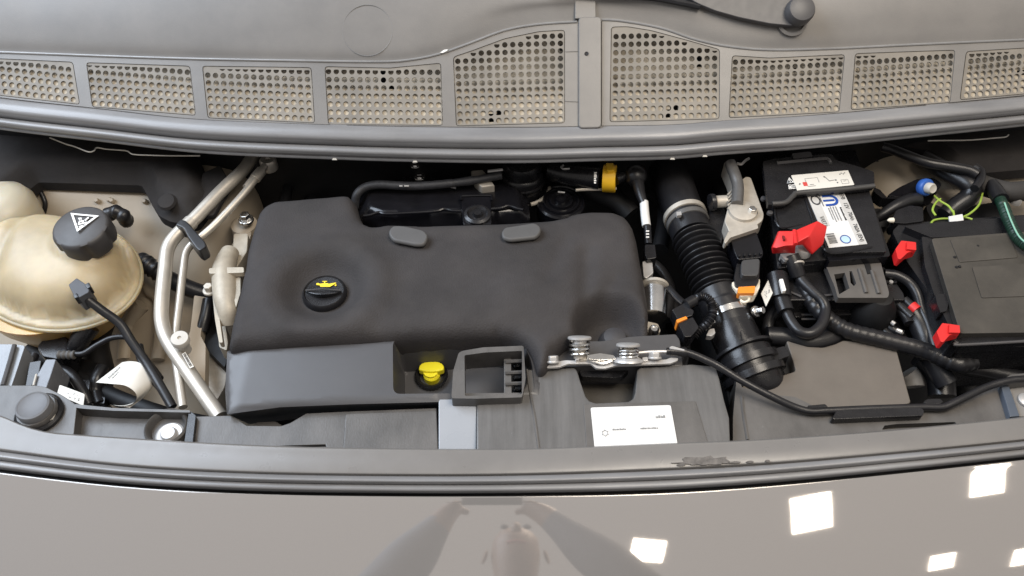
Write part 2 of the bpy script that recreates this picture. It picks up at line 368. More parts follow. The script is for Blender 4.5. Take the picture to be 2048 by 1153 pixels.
# dark foam on the left rear corner
f = thing('sound_foam', at(250, 390, -.06), 'dark moulded sound foam in the left rear corner under the cowl edge', 'insulation')
foam_l = rnd(KP(-80, 240, -80, 420, 0, 396, 58, 352, 66, 346, 275, 352, 292, 384, 310, 414, 335, 426, 385, 429, 424, 378, 392, 300, 380, 250), 8)
def zfo(x, y, d): return -.012-.03*(1-sstep(0, .03, d))
mk('pad', relief([at(*p, -.02) for p in foam_l], .012, zfo, -.06), DFOAM, f)
p = at(332, 402, -.012); mk('button', lathe(p, [(.016, -.004), (.013, .0), (.006, .001)], (0, -.3, 1), 24), DFOAM, f)
mk('flap', prism(rnd(KA(1480, 170, 1610, 110, 1660, 200, 1690, 250, 1560, 480, 1420, 480), 5), -.03, .01), DFOAM, f, .003)
mk('torn_edge', ptube(KP(100, 276, 130, 288, 150, 294, 176, 304, 188, 302, 194, 296, 215, 299, 252, 302, 266, 309, 300, 311, 345, 312, 400, 312), .028, .0011, n=6), CAPW, f)
# right inner wing
wr = [[(1640, 285, -.06), (1760, 280, -.03), (1880, 275, -.03), (2000, 270, -.03), (2200, 265, -.03)],
      [(1640, 330, -.1), (1770, 330, -.05), (1880, 325, -.045), (2000, 325, -.04), (2200, 320, -.04)],
      [(1650, 400, -.15), (1780, 395, -.08), (1880, 390, -.07), (2000, 385, -.06), (2200, 380, -.06)],
      [(1660, 500, -.2), (1790, 500, -.14), (1880, 500, -.13), (2000, 500, -.13), (2200, 500, -.13)],
      [(1660, 540, -.3), (1790, 540, -.25), (1880, 540, -.25), (2000, 540, -.25), (2200, 540, -.25)]]
w = thing('inner_wing', at(1850, 420, -.1), 'pale olive painted steel inner wing behind the fuse box on the right', 'body panel')
mk('panel', thick(psheet(wr, 7, 7), (0, 0, -.003)), BODY, w)
mk('seam', ptube(KE(1110, 165, 1180, 180, 1230, 225, 1320, 240), [-.05, -.052, -.056, -.06], .0012, n=6), HOSE, w)
f = mk('sound_foam', relief([at(*p, .0) for p in rnd(KE(1180, 0, 1460, 40, 1560, 120, 1640, 180, 1780, 190, 2300, 145, 2300, -140, 1180, -100), 8)], .012, lambda x, y, d: .0-.02*(1-sstep(0, .02, d)), -.04), DFOAM,
       label='dark sound foam in the right rear corner above the hoses', cat='insulation')
mk('torn_edge', ptube(KE(1440, 38, 1560, 36, 1700, 34, 1850, 22, 1930, 14, 1950, 0), .030, .0011, n=6), CAPW, f)

# ================================================================== cowl below the windscreen
TILT = R(38); CN = Vector((0, -math.sin(TILT), math.cos(TILT))); CP0 = at(1024, 250, .085)
def cw(px, py, lift=0.): return onp(px, py, CP0, CN, lift)
LIP = [(-120, 240), (0, 260), (200, 284), (400, 307), (700, 321), (900, 326), (1050, 327), (1200, 323), (1345, 319), (1448, 310), (1614, 298), (1821, 277), (2048, 253), (2170, 238)]
TOP = [(-120, 100), (0, 104), (342, 116), (600, 121), (745, 123), (805, 121), (873, 109), (942, 85), (1010, 60), (1078, 48), (1154, 43), (1200, 39), (1241, 41), (1324, 56), (1386, 77), (1448, 91), (1531, 99), (1655, 97), (1821, 89), (2048, 79), (2170, 74)]
def lip(x): return cub(LIP, x)
def top(x): return cub(TOP, x)
GR = [KP(-70, 116, -30, 116, 146, 124, 160, 210, 0, 192, -60, 184), KP(172, 125, 380, 132, 392, 232, 184, 215), KP(404, 132, 623, 135, 630, 247, 415, 237),
      KP(649, 133, 780, 136, 882, 126, 886, 252, 656, 250), KP(906, 114, 942, 102, 1010, 77, 1078, 63, 1130, 60, 1130, 247, 912, 253),
      KP(1222, 54, 1254, 53, 1303, 61, 1366, 78, 1440, 99, 1439, 239, 1219, 245), KP(1464, 111, 1540, 116, 1690, 109, 1679, 225, 1457, 237),
      KP(1710, 107, 1911, 100, 1901, 206, 1701, 221), KP(1932, 103, 2048, 96, 2150, 90, 2140, 178, 2048, 189, 1919, 201)]
CELL = [(15.2, 15.2), (15.0, 15.6), (15.1, 15.6), (15.4, 16.3), (15.4, 15.1), (15.3, 16.2), (14.8, 14.7), (14.2, 14.2), (14.0, 13.6)]
COWLT = thing('windscreen_cowl', cw(1024, 250), 'grey plastic cowl panel with perforated vents below the windscreen', 'cowl')
def frange(a, b, n): return [a+(b-a)*i/n for i in range(n+1)]
def band(x0, x1, idx):
    outer = [(x, top(x)+1.5) for x in frange(x0, x1, 60)]+[(x, lip(x)-lin([(0, 65), (1024, 73), (2048, 62)], x)) for x in frange(x1, x0, 60)]
    loops = [outer]+[rnd(GR[i], 7, 3) for i in idx]
    vs, tri, _ = cdt(loops[0], loops[1:]); V = [cw(p.x, p.y) for p in vs]
    return thick((V, tri), -CN*.004)
mk('vent_frame', band(-110, 1156, range(0, 5)), COWL, COWLT)
mk('vent_frame', band(1204, 2160, range(5, 9)), COWL, COWLT)
for gi, g in enumerate(GR):
    # the perforated panel, every hole cut through
    G_ = [Vector(p) for p in g]; nb = len(g)
    if gi == 0: TL, TR, BR, BL = G_[0], G_[2], G_[3], G_[5]
    elif gi == 3: TL, TR, BR, BL = G_[0], G_[2], G_[3], G_[4]
    elif gi == 4: TL, TR, BR, BL = G_[0], G_[4], G_[5], G_[6]
    elif gi == 5: TL, TR, BR, BL = G_[0], G_[4], G_[5], G_[6]
    elif gi == 6: TL, TR, BR, BL = G_[0], G_[2], G_[3], G_[4]
    elif gi == 8: TL, TR, BR, BL = G_[0], G_[2], G_[3], G_[5]
    else: TL, TR, BR, BL = G_
    cx, cy = CELL[gi]; nx = int(((BR-BL).length-13)/cx); H = max((TL-BL).length, (TR-BR).length); ny = int(H/cy)+1
    inner = rnd([tuple(p) for p in g], 7, 3); c0 = sum(G_, Vector((0, 0)))/len(G_)
    # a slightly smaller outline: the joint round the panel stays open
    sh = []
    for i in range(len(inner)):
        a, b_, c_ = Vector(inner[i-1]), Vector(inner[i]), Vector(inner[(i+1) % len(inner)])
        t = (c_-a).normalized(); nn = Vector((-t.y, t.x)); nn = nn if nn.dot(c0-b_) > 0 else -nn
        sh.append(tuple(b_+nn*1.3))
    # top edge as a function of x for clipping
    tops = sorted([(p[0], p[1]) for p in (g[:2] if nb == 4 else {0: g[:3], 3: g[:3], 4: g[:5], 5: g[:5], 6: g[:3], 8: g[:3]}[gi])])
    holes = []
    u = (BR-BL).normalized()*cx; n_u = nx+1; off = ((BR-BL).length-nx*cx)/2
    for j in range(ny):
        for i in range(n_u):
            s = (off+i*cx)/(BR-BL).length
            base = BL.lerp(BR, s); upd = ((TL-BL).normalized()).lerp((TR-BR).normalized(), s).normalized()
            c = base+upd*(9+j*cy); yt = lin(tops, c.x)+6.0
            if c.y+5.2 < yt+3.2: continue
            lp = [(c.x+5.6*math.cos(2*math.pi*k/12), max(yt, c.y+5.7*math.sin(2*math.pi*k/12))) for k in range(12)]
            if c.y-5.7 < yt:
                q = []
                for p in lp:
                    if p[1] > yt+.01 or not q or q[-1][1] > yt+.01 or True: q.append(p)
                lo = [p for p in q if p[1] > yt+.01]; fl = [p for p in q if p[1] <= yt+.01]
                if len(fl) > 1:
                    xs = [p[0] for p in fl]; k0 = [i_ for i_ in range(12) if lp[i_][1] > yt+.01]
                    lo = sorted(lo, key=lambda p: math.atan2(p[1]-c.y, p[0]-c.x)) if c.y < yt else lo
                    st = [i_ for i_ in range(12) if lp[i_][1] > yt+.01 and lp[i_-1][1] <= yt+.01][0]
                    lo = []; i_ = st
                    while lp[i_ % 12][1] > yt+.01: lo.append(lp[i_ % 12]); i_ += 1
                    lp = lo+[(max(xs), yt)] if max(xs)-min(xs) < .1 else lo+[(min(xs), yt), (max(xs), yt)]
            holes.append(lp)
    V2, E2 = [], []
    for lp in [sh]+holes:
        o_ = len(V2); V2 += [Vector(p) for p in lp]; E2 += [(o_+i, o_+(i+1) % len(lp)) for i in range(len(lp))]
    r_ = delaunay_2d_cdt(V2, E2, [], 0, 1e-6); hc = np.array([np.mean(h, 0) for h in holes]); tri = []
    for t in r_[2]:
        c = sum((r_[0][i] for i in t), Vector((0, 0)))/3
        if not inside(c, sh): continue
        k = int(np.argmin(((hc-np.array(c))**2).sum(1)))
        near = np.argsort(((hc-np.array(c))**2).sum(1))[:3]
        if any(inside(c, holes[int(q)]) for q in near): continue
        tri.append(tuple(t))
    mk('vent_grille', thick(([cw(p.x, p.y, -.0012) for p in r_[0]], tri), -CN*.0022), GRILL, COWLT, ang=30)
# dusty tray close under the vents, falling away towards the windscreen
def tray(x0, x1):
    rows = []
    for k, (dy, lf) in enumerate(((-60, -.0040), (-80, -.0040), (-105, -.0040), (-130, -.0048), (-150, -.009), (-170, -.018), (-195, -.032), (-290, -.06))):
        rows.append([cw(x, lip(x)+dy*lin([(0, .86), (500, .96), (1024, 1), (1500, .96), (2048, .82)], x), lf-.0004-.0004*math.sin(x*.021+k)-.0003*math.sin(x*.043)) for x in frange(x0, x1, 24)])
    return sheet(rows, 2, 3)
TR_ = thing('drain_tray', cw(1024, 260, -.04), 'dusty beige drain tray showing through the vent holes', 'tray')
vt, ft = tray(-110, 2160)
gaps = [(765, 140, 9, 10), (763, 160, 10, 12), (775, 174, 9, 6), (985, 236, 14, 9), (995, 226, 8, 6), (1335, 228, 14, 9), (1345, 216, 6, 6), (1398, 118, 9, 16), (1585, 140, 6, 5), (1640, 168, 8, 3), (1040, 228, 7, 7), (1120, 95, 8, 8), (1610, 155, 7, 5), (2040, 146, 10, 6), (915, 127, 7, 6)]
inv = lambda p: (lambda q: (1024+FPX*q[0]/q[2], 576.5-FPX*q[1]/q[2]))(((p-CAM).x, (p-CAM).dot(Vector((0, sp, cp))), (p-CAM).dot(Vector((0, cp, -sp)))))
keep = []
vt = [Vector(p) for p in vt]
bm = bmesh.new(); bv = [bm.verts.new(p) for p in vt]; [bm.faces.new([bv[i] for i in q]) for q in ft]
bmesh.ops.subdivide_edges(bm, edges=bm.edges[:], cuts=2, use_grid_fill=True)
kill = []
for fc in bm.faces:
    q = inv(fc.calc_center_median())
    if any(((q[0]-a)/c)**2+((q[1]-b_)/d)**2 < 1 for a, b_, c, d in gaps): kill.append(fc)
bmesh.ops.delete(bm, geom=kill, context='FACES'); bm.verts.index_update()
vt = [v_.co.copy() for v_ in bm.verts]; ft = [tuple(q.index for q in fc.verts) for fc in bm.faces]; bm.free()
mk('tray', (vt, ft), TRAY, TR_)
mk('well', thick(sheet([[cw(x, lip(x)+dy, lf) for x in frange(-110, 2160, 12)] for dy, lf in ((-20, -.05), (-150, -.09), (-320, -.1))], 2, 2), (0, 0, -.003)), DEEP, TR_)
# the two covers between vents and windscreen
def upper(x0, x1, l0, l1):
    xs = frange(x0, x1, 60)
    rows = [[cw(x, top(x)+6, -.0075) for x in xs], [cw(x, top(x)+1.0, -.0065) for x in xs], [cw(x, top(x)-4, -.0062) for x in xs], [cw(x, top(x)-30, -.0015+l0) for x in xs],
            [cw(x, top(x)*.35-20, .004+l1) for x in xs], [cw(x, -60, .005+l1) for x in xs], [cw(x, -110, .004+l1) for x in xs]]
    return thick(sheet(rows, 1, 5), -CN*.003)
mk('upper_cover', upper(-110, 1151, 0, 0), COWL, COWLT)
mk('upper_cover', upper(1190, 2160, .0, .0), COWL, COWLT)
# raised lip where the vent frame meets the covers
def edge(x0, x1): return tube([cw(x, top(x)+1, .0006) for x in frange(x0, x1, 60)], .0020, n=8, steps=1)
EDGM = mat('smooth_edge', (.22, .215, .21), .22); mk('frame_edge', edge(-110, 1154), EDGM, COWLT); mk('frame_edge', edge(1204, 2160), EDGM, COWLT)  # base lighter than the cowl: ridge highlight put into the colour
mk('moulded_ring', tube([cw(735+50*math.cos(a), 61+51*math.sin(a), -.0012+(91-(61+51*math.sin(a)))/69*.0055) for a in frange(0, 2*math.pi, 60)], .0005, n=6, steps=1), EDGM, COWLT)
mk('centre_cover', slab([[cw(x, y, .006) for x, y in rnd(KP(1157, 34, 1203, 33, 1203, 256, 1157, 257), 9)]], -CN*.016), COWL, COWLT, .0025)
mk('centre_cover', slab([[cw(x, y, .003) for x, y in rnd(KP(1148, -80, 1190, -80, 1192, 36, 1150, 38), 3)]], -CN*.012), COWL, COWLT, .002)
mk('screw', lathe(cw(1173, 108, .006), [(.0035, 0), (.0032, .0012), (.0012, .0004)], CN, 12), DEEP, COWLT)
mk('clip_slot', slab([[cw(x, y, .0012) for x, y in KP(1131, 102, 1156, 101, 1156, 103, 1131, 104)]], -CN*.002), COWL, COWLT)
mk('clip_slot', slab([[cw(x, y, .0012) for x, y in KP(1131, 201, 1156, 202, 1156, 204, 1131, 203)]], -CN*.002), COWL, COWLT)
mk('dust_chip', slab([[cw(x, y, .004) for x, y in KP(880, 106, 888, 100, 896, 99, 894, 102, 886, 106)]], -CN*.003), WPRINT, COWLT)
# rubber seal along the front edge of the cowl
ST = thing('cowl_seal', cw(1024, 320), 'long grey rubber bonnet seal along the front edge of the cowl', 'seal')
xs = frange(-110, 2160, 90)
sc_ = lambda x: lin([(-110, .8), (0, .86), (500, .97), (1024, 1), (1500, .96), (2048, .80), (2160, .76)], x)
def rowset(spec): return sheet([[cw(x, lip(x)+dy*sc_(x), lf) for x in xs] for dy, lf in spec], 1, 4)
mk('shoulder', thick(rowset(((-76, -.003), (-72, -.0015), (-68, .0018), (-60, .0075), (-50, .0100), (-42, .0085), (-35, .002), (-31, -.007), (-29, -.014))), (0, 0, -.003)), RUB, ST)
mk('lip_tube', thick(rowset(((-31, -.013), (-29, -.006), (-26, .000), (-21, .0032), (-16, .0030), (-11, -.001), (-8.5, -.007), (-8, -.012))), (0, 0, -.002)), RUB, ST)
mk('flange', thick(rowset(((-10, -.0095), (-6, -.008), (-1, -.010), (0, -.014), (-1, -.03))), (0, .003, -.001)), mat('flange_edge', (.16, .16, .165), .4, var=.2), ST)
for x in (669, 830, 1345, 1410):
    mk('clip', slab([[cw(a, lip(x)+b_, -.006) for a, b_ in ((x-5, .5), (x-3, -3), (x+3, -3), (x+5, .5))]], -CN*.003), CAPW, ST)
# scuffs rubbed through the seal on the right
# windscreen edge
mk('windscreen', thick(sheet([[cw(x, y, lf) for x in frange(-140, 2190, 6)] for y, lf in ((-28, .012), (-90, .03), (-200, .06))], 2, 2), -CN*.004), mat('tinted_glass', (.012, .014, .015), .06, var=.02), label='dark tinted windscreen glass above the cowl panel', cat='windscreen')
# wiper
WT = thing('wiper_arm', cw(1595, 30), 'black wiper arm with round pivot cap on the right of the cowl', 'wiper')
arm = KP(1340, -40, 1362, -14, 1392, 6, 1430, 22, 1480, 36, 1540, 48, 1585, 52, 1610, 44, 1622, 26, 1622, 0, 1612, -16, 1560, -30, 1480, -42)
mk('arm', slab([[cw(x, y, .018) for x, y in rnd(arm, 8)]], -CN*.011), GLOSS if False else SATIN, WT, .004, 3)
mk('blade', tube([cw(x, y, .012) for x, y in KP(1090, -16, 1200, -10, 1300, -4, 1360, 6, 1400, 14)], .005, n=8), HOSE, WT)
mk('pivot_cap', lathe(cw(1595, 27, .014), [(.021, -.004), (.0225, .004), (.022, .017), (.0195, .0225), (.012, .0245), (.002, .025)], CN, 40), SATIN, WT)
mk('base_ring', lathe(cw(1582, 45, -.001), [(.024, 0), (.0245, .006), (.020, .008), (.019, .003)], CN, 40), COWL, WT)

# ================================================================== front edge: trim, seal, painted panel
TT = [(-120, 795), (0, 832), (50, 853), (95, 865), (150, 870), (300, 880), (500, 891), (700, 897), (1024, 899), (1189, 894), (1354, 887), (1524, 880), (1774, 862), (2048, 835), (2170, 820)]
TB = [(-120, 885), (0, 902), (250, 932), (500, 946), (800, 951), (1024, 950), (1250, 943), (1524, 929), (1774, 908), (2048, 881), (2170, 866)]
PT = [(-120, 928), (0, 947), (250, 975), (500, 989), (800, 994), (1100, 993), (1324, 988), (1524, 975), (1774, 951), (2048, 921), (2170, 906)]
tt = lambda x: cub(TT, x); tb = lambda x: cub(TB, x); pt_ = lambda x: cub(PT, x)
xs = frange(-115, 2165, 90); F_ = thing('front_trim', at(1024, 930, -.07), 'satin grey trim strip with rubber seal along the bonnet opening front edge', 'trim')
def rs(spec, su=1, sv=4): return sheet([[at(x, fn(x), z+.02) for x in xs] for fn, z in spec], su, sv)
mix = lambda t: (lambda x: tt(x)*(1-t)+tb(x)*t); mx2 = lambda t: (lambda x: tb(x)*(1-t)+pt_(x)*t)
STRIP = mat('satin_grey_trim', (.165, .156, .148), .30, var=.05, scale=20, dust=.05)
mk('strip', thick(rs(((lambda x: tt(x)-1, -.046), (lambda x: tt(x)+1, -.0405), (mix(.1), -.040), (mix(.5), -.0395), (mix(.88), -.041), (mix(.97), -.043), (mx2(.06), -.049))), (0, 0, -.004)), STRIP, F_)
mk('seal_bead', thick(rs(((mx2(.0), -.05), (mx2(.06), -.045), (mx2(.2), -.0415), (mx2(.32), -.043), (mx2(.40), -.05), (mx2(.42), -.058))), (0, 0, -.003)), RUB, F_)
mk('seal_skirt', thick(rs(((mx2(.38), -.060), (mx2(.44), -.051), (mx2(.56), -.0495), (mx2(.70), -.051), (mx2(.78), -.056), (mx2(.8), -.066))), (0, 0, -.003)), RUB, F_)
mk('gap_channel', thick(rs(((mx2(.6), -.07), (mx2(.95), -.074), (mx2(1.3), -.076))), (0, 0, -.003)), DEEP, F_)
chip = random.Random(7); pts = []
cx_, cy_ = 1412, 925
for k in range(26):
    a = 2*math.pi*k/26; rr = chip.uniform(.6, 1.05); pts.append((cx_+72*rr*math.cos(a)*(1 if math.sin(a) < 0 else .9), cy_+(13 if math.sin(a) < 0 else 7)*rr*math.sin(a)-.018*72*math.cos(a)))
mk('worn_patch', slab([[at(x, y, -.0188) for x, y in pts]], (0, 0, -.0015)), mat('worn_patch', (.115, .103, .093), .75, var=.4, scale=120, bump=.4, bscale=300), F_)
for x, y, q in ((1362, 930, 9), (1470, 925, 12), (1500, 924, 8), (1535, 922, 5)):
    mk('worn_patch', slab([[at(x+q*math.cos(a), y+2.2*math.sin(a)-.03*q*math.cos(a), -.0189) for a in frange(0, 5.6, 7)]], (0, 0, -.001)), MATS['worn_patch'], F_)
prof = ((.0004, -.012), (.0002, -.004), (.0, -.0004), (-.0004, -.0003), (-.002, -.0010), (-.012, -.0058), (-.05, -.0246), (-.10, -.0502), (-.15, -.0778), (-.20, -.1090), (-.25, -.1480), (-.29, -.197))
mk('painted_bodywork', thick(sheet([[at(x, pt_(x), -.035)+Vector((0, dy, dz)) for x in frange(-115, 2165, 40)] for dy, dz in prof], 1, 5), (0, .002, -.003)), PAINT, label='glossy grey painted front body panel along the bottom of the picture', cat='body panel')

# ================================================================== engine cover
EC = thing('engine_cover', at(880, 600, -.1), 'large dark grey engine cover with a soft foam top and smooth front', 'engine cover')
pad_px = KP(503, 470, 512, 440, 525, 420, 548, 407, 620, 401, 690, 395, 705, 397, 713, 408, 720, 436, 730, 452, 748, 458, 775, 453, 850, 455, 930, 453, 1000, 451, 1090, 446, 1122, 441, 1150, 431, 1180, 427, 1225, 428, 1250, 437, 1264, 452, 1273, 478, 1280, 520, 1291, 580, 1297, 630, 1298, 668, 1262, 673, 1225, 680, 1198, 683, 1150, 682, 1128, 692, 1108, 712, 1090, 742, 1076, 745,
          1068, 715, 1052, 690, 1030, 677, 1000, 671, 900, 673, 780, 680, 600, 690, 456, 700, 458, 680, 466, 640, 478, 590, 490, 540, 495, 500)
pad_px = rnd(pad_px, 8, 2)
EZ = -.014
capc = at(648, 582, -.012); holc = at(1224, 678, -.03)
SE = [at(x, y, EZ) for x, y in ((456, 700), (780, 680), (1000, 671), (1068, 715))]
def bump_(x, y, px, py, rx, ry): c = at(px, py, 0); return math.exp(-(((x-c.x)/rx)**2+((y-c.y)/ry)**2))
def ridge(x, y, p, q, w):
    a, b_ = at(*p, 0), at(*q, 0); ab = Vector((b_.x-a.x, b_.y-a.y)); pq = Vector((x-a.x, y-a.y)); t = max(0, min(1, pq.dot(ab)/ab.dot(ab)))
    return math.exp(-((pq-ab*t).length/w)**2)
def zcov(x, y, d):
    z = -.020*(1-math.sqrt(max(0, 1-(1-min(d/.022, 1))**2)))
    r = math.hypot(x-capc.x, (y-capc.y))
    z -= .022*(1-sstep(.030, .070, r)); z += .007*math.exp(-((r-.085)/.02)**2)
    z += .009*bump_(x, y, 1080, 570, .09, .06)-.006*ridge(x, y, (1175, 500), (1168, 650), .013)-.004*ridge(x, y, (760, 660), (1150, 645), .02)-.004*ridge(x, y, (1165, 640), (1230, 560), .012)
    z -= .0025*ridge(x, y, (1130, 480), (1095, 560), .012)+.002*ridge(x, y, (760, 470), (960, 475), .012)
    rh = math.hypot(x-holc.x, (y-holc.y)*.9); z -= .05*(1-sstep(.03, .062, rh))
    return z
mk('foam_top', relief([at(x, y, EZ) for x, y in pad_px], .0065, zcov, -.09), FOAM, EC, ang=75)
# smooth front with the dipstick recess
fr_px = rnd(KP(455, 703, 600, 693, 780, 683, 900, 676, 1000, 674, 1030, 680, 1052, 693, 1068, 717, 1082, 760, 1084, 802, 880, 803, 700, 808, 560, 814, 452, 826, 449, 780), 3, 2)
rec = rnd(KP(787, 688, 1000, 677, 1044, 690, 1064, 730, 1070, 788, 787, 791), 14, 5)
RZ = -.03; rec_o = [at(x, y, RZ) for x, y in rec]; rcx = sum(p.x for p in rec_o)/len(rec_o); rcy = sum(p.y for p in rec_o)/len(rec_o)
rec_i = []
for i in range(len(rec_o)):
    a, b_, c_ = rec_o[i-1], rec_o[i], rec_o[(i+1) % len(rec_o)]; t = (c_-a).normalized(); nn = Vector((-t.y, t.x, 0)); nn = nn if nn.dot(Vector((rcx, rcy, b_.z))-b_) > 0 else -nn
    rec_i.append(b_+nn*.010)
def dens(P, st=.004):
    out = []
    for i in range(len(P)):
        a, b_ = P[i], P[(i+1) % len(P)]; k_ = max(1, int((b_-a).length/st)); out += [((a.lerp(b_, q/k_)).x, (a.lerp(b_, q/k_)).y) for q in range(k_)]
    return out
RO = dens(rec_o); RI = dens(rec_i)
def dpoly(p, poly):
    m_ = 9
    for i in range(len(poly)):
        a = Vector(poly[i-1]); b_ = Vector(poly[i]); ab = b_-a; t = max(0, min(1, (Vector(p)-a).dot(ab)/max(ab.dot(ab), 1e-12))); m_ = min(m_, (a+ab*t-Vector(p)).length)
    return m_
def zfr(x, y, d):
    yt = float(np.interp(x, [SE[0].x, SE[1].x, SE[2].x], [SE[0].y, SE[1].y, SE[2].y]))
    s = max(0, yt-y); z = -.020-.08*s
    z -= .004*(1-sstep(0, .005, d))
    if inside((x, y), RO): z -= .068*sstep(0, .010, dpoly((x, y), RO))
    z -= .005*(1-sstep(0, .03, x-SE[0].x))
    return z
mk('front_shroud', relief([at(x, y, -.030) for x, y in fr_px], .007, zfr, -.12, loops=(RO, RI), under=.035), SHROUD, EC, ang=50)
def lozenge(px, z, name):
    c = sum((at(*p, z) for p in px), Vector())/len(px)
    return slab([[at(*p, z) for p in rnd(px, 16, 5)]], (0, -.002, -.007))
mk('retaining_tab', lozenge(KC(1228, 600, 1260, 552, 1340, 552, 1490, 585, 1525, 625, 1500, 685, 1440, 690, 1260, 655), .011, ''), mat('rubber_tab', (.075, .072, .07), .6, var=.08), EC, .003, 3)
mk('retaining_tab', lozenge(KD(375, 600, 400, 565, 620, 530, 665, 560, 665, 600, 630, 635, 440, 655, 385, 640), .011, ''), MATS['rubber_tab'], EC, .003, 3)
for px in (KC(1245, 655, 1330, 668, 1325, 700, 1250, 695), KD(560, 640, 630, 630, 635, 660, 570, 662)):
    mk('tab_stem', prism(px, -.004, .02), DEEP, EC)
# oil filler cap
OC = thing('oil_filler_cap', capc, 'black round oil filler cap with a yellow oil can mark on the engine cover', 'cap')
cz = capc+Vector((0, 0, -.012))
mk('body', lathe(cz, [(.033, -.01), (.033, .006), (.0315, .0105), (.0295, .0125), (.028, .0105), (.012, .0095), (.001, .0095)], n=48), BLACK, OC)
# lens shaped grip across the cap
g = []
for i in range(17):
    t = -1+2*i/16; g.append((t*.0275, -.0025-.0095*(1-t*t)))
g += [(-t[0], -.0025+.0055*(1-(t[0]/.0275)**2)) for t in g[1:-1]]
gp = [cz+Vector((x, y, .0145+.004*(1-abs(x)/.03))) for x, y in g]
mk('grip', slab([gp], (0, 0, -.008)), BLACK, OC, .0015)
mk('grip_ridge', tube([cz+Vector((x, -.0035, .0165+.004*(1-abs(x)/.03))) for x in frange(-.026, .026, 10)], .0011, n=6, steps=1), SATIN, OC)
OQ = Quad(cz+Vector((-.015, .0205, .0106)), cz+Vector((.017, .0205, .0106)), cz+Vector((.017, .0055, .0106)), cz+Vector((-.015, .0055, .0106)))
m = M().add(OQ.poly([(.18, .40), (.55, .32), (.62, .42), (.92, .25), (.97, .32), (.70, .80), (.25, .80), (.22, .62), (.05, .55), (.03, .35), (.12, .30)]))
m.add(OQ.rect(.30, .05, .52, .14)); m.add(OQ.rect(.38, .14, .44, .34)); m.add(OQ.poly([(.95, .45), (1.0, .6), (.95, .72), (.9, .6)]))
mk('oil_can_mark', m, YPRINT, OC)
# dipstick
DS = thing('dipstick', at(862, 755, -.09), 'yellow dipstick handle in the recess of the engine cover front', 'dipstick')
dc = at(863, 753, -.088)
mk('tube_collar', lathe(dc, [(.019, -.03), (.024, -.002), (.0245, .004), (.022, .0065), (.018, .004), (.016, -.006), (.002, -.008)], n=36), BLACK, DS)
dh = dc+Vector((.001, .004, .006))
mk('stem', lathe(dc, [(.006, -.02), (.0075, .0), (.010, .008), (.011, .014)], n=20), YEL, DS)
hp = [(math.cos(a)*.0185, math.sin(a)*.0115) for a in frange(0, math.pi, 14)]+[(-.0185, -.004), (-.010, -.0068), (0, -.0078), (.010, -.0068), (.0185, -.004)]
mk('handle', slab([[dh+Vector((x, y, .012)) for x, y in hp]], (0, -.001, -.011)), YEL, DS, .0022, 3)
mk('handle_tab', lathe(dh+Vector((0, -.006, -.002)), [(.0122, -.008), (.0122, .004), (.0105, .006)], n=28), YEL, DS)

# ================================================================== behind the engine cover
CC = thing('cam_cover', at(880, 410, -.08), 'glossy black cam cover behind the foam engine cover', 'cam cover')
cc_px = rnd(KP(716, 398, 722, 386, 745, 378, 900, 366, 1000, 362, 1046, 376, 1058, 400, 1060, 440, 1000, 452, 760, 452, 728, 440, 716, 420), 8, 3)
def zcc(x, y, d):
    z = -.035-.02*(1-sstep(0, .02, d)); yy = at(880, 425, -.035).y
    z -= .022*sstep(-.002, .006, yy-y+.006*math.sin(x*38)*math.exp(-((math.fmod(abs(x)+.02, .16)-.08)/.05)**2)); return z
mk('cover', relief([at(x, y, -.05) for x, y in cc_px], .006, zcc, -.12), GLOSS, CC, ang=60)
mk('ridge_line', ptube(KC(1050, 485, 1100, 478, 1160, 460, 1220, 470, 1400, 462, 1580, 450, 1640, 434, 1700, 446, 1760, 448), -.03, .0028, n=8), GLOSS, CC)
mk('ridge_line', ptube(KD(300, 435, 370, 428, 430, 412, 490, 430, 535, 440), -.03, .0028, n=8), GLOSS, CC)
mk('bracket', prism(rnd(KD(80, 350, 300, 335, 305, 545, 95, 548), 4), -.026, .02), GLOSS, CC, .002)
mk('bracket_rim', ptube(KD(82, 372, 84, 348, 100, 338, 290, 334, 303, 345, 304, 372), -.0245, .0022, n=8), GLOSS, CC)
bc = at(955, 432, -.027); mk('grommet', lathe(bc, [(.022, 0), (.022, .004), (.017, .006), (.014, .002), (.008, .002), (.006, .008), (.001, .008)], n=28), BLACK, CC)
mk('breather_hose', ptube(KC(985, 420, 1000, 330, 1060, 275, 1160, 255, 1300, 262, 1440, 265, 1640, 250, 1860, 222, 2060, 185), [-.05, -.03, -.022, -.018, -.018, -.018, -.016, -.014, -.01], lambda t: .0072+.0005*math.sin(t*500)*(t > .7), n=12, steps=16), mat('braided_hose', (.028, .028, .031), .5, var=.35, scale=200, bump=.4, bscale=900),
   label='thin braided black hose running along the top of the cam cover', cat='hose')
for px in (KC(1312, 265, 1335, 265), KC(1348, 265, 1382, 265)):
    mk('hose_clip', tube([at(*px[0], -.0095), at(*px[1], -.0095)], .0016, n=6, smooth=False), ZINC, CC)
mk('wire_end', tube([at(*p, .0) for p in KD(275, 158, 385, 145)], .0024, n=8, smooth=False), ZINC, CC)
mk('wire_end', tube([at(*p, -.03) for p in KC(1680, 268, 1725, 278)], .0022, n=8, smooth=False), ZINC, CC)
for x, y, z, r in ((840, 356, -.06, .0115), (831, 333, -.03, .0095)):
    b = at(x, y, z); mk('bolt', bolt(b, r*.62, .012), STEEL, CC, .0006)
mk('bulkhead_bracket', prism(rnd(KC(1330, 130, 1480, 120, 1560, 150, 1600, 215, 1400, 235, 1330, 230), 4), -.065, .02), BLACK, CC, .002)
FH = thing('fuel_filter_housing', at(1045, 365, -.08), 'dark round fuel filter housing under the cowl edge behind the cam cover', 'filter housing')
fc = at(1043, 372, -.07)
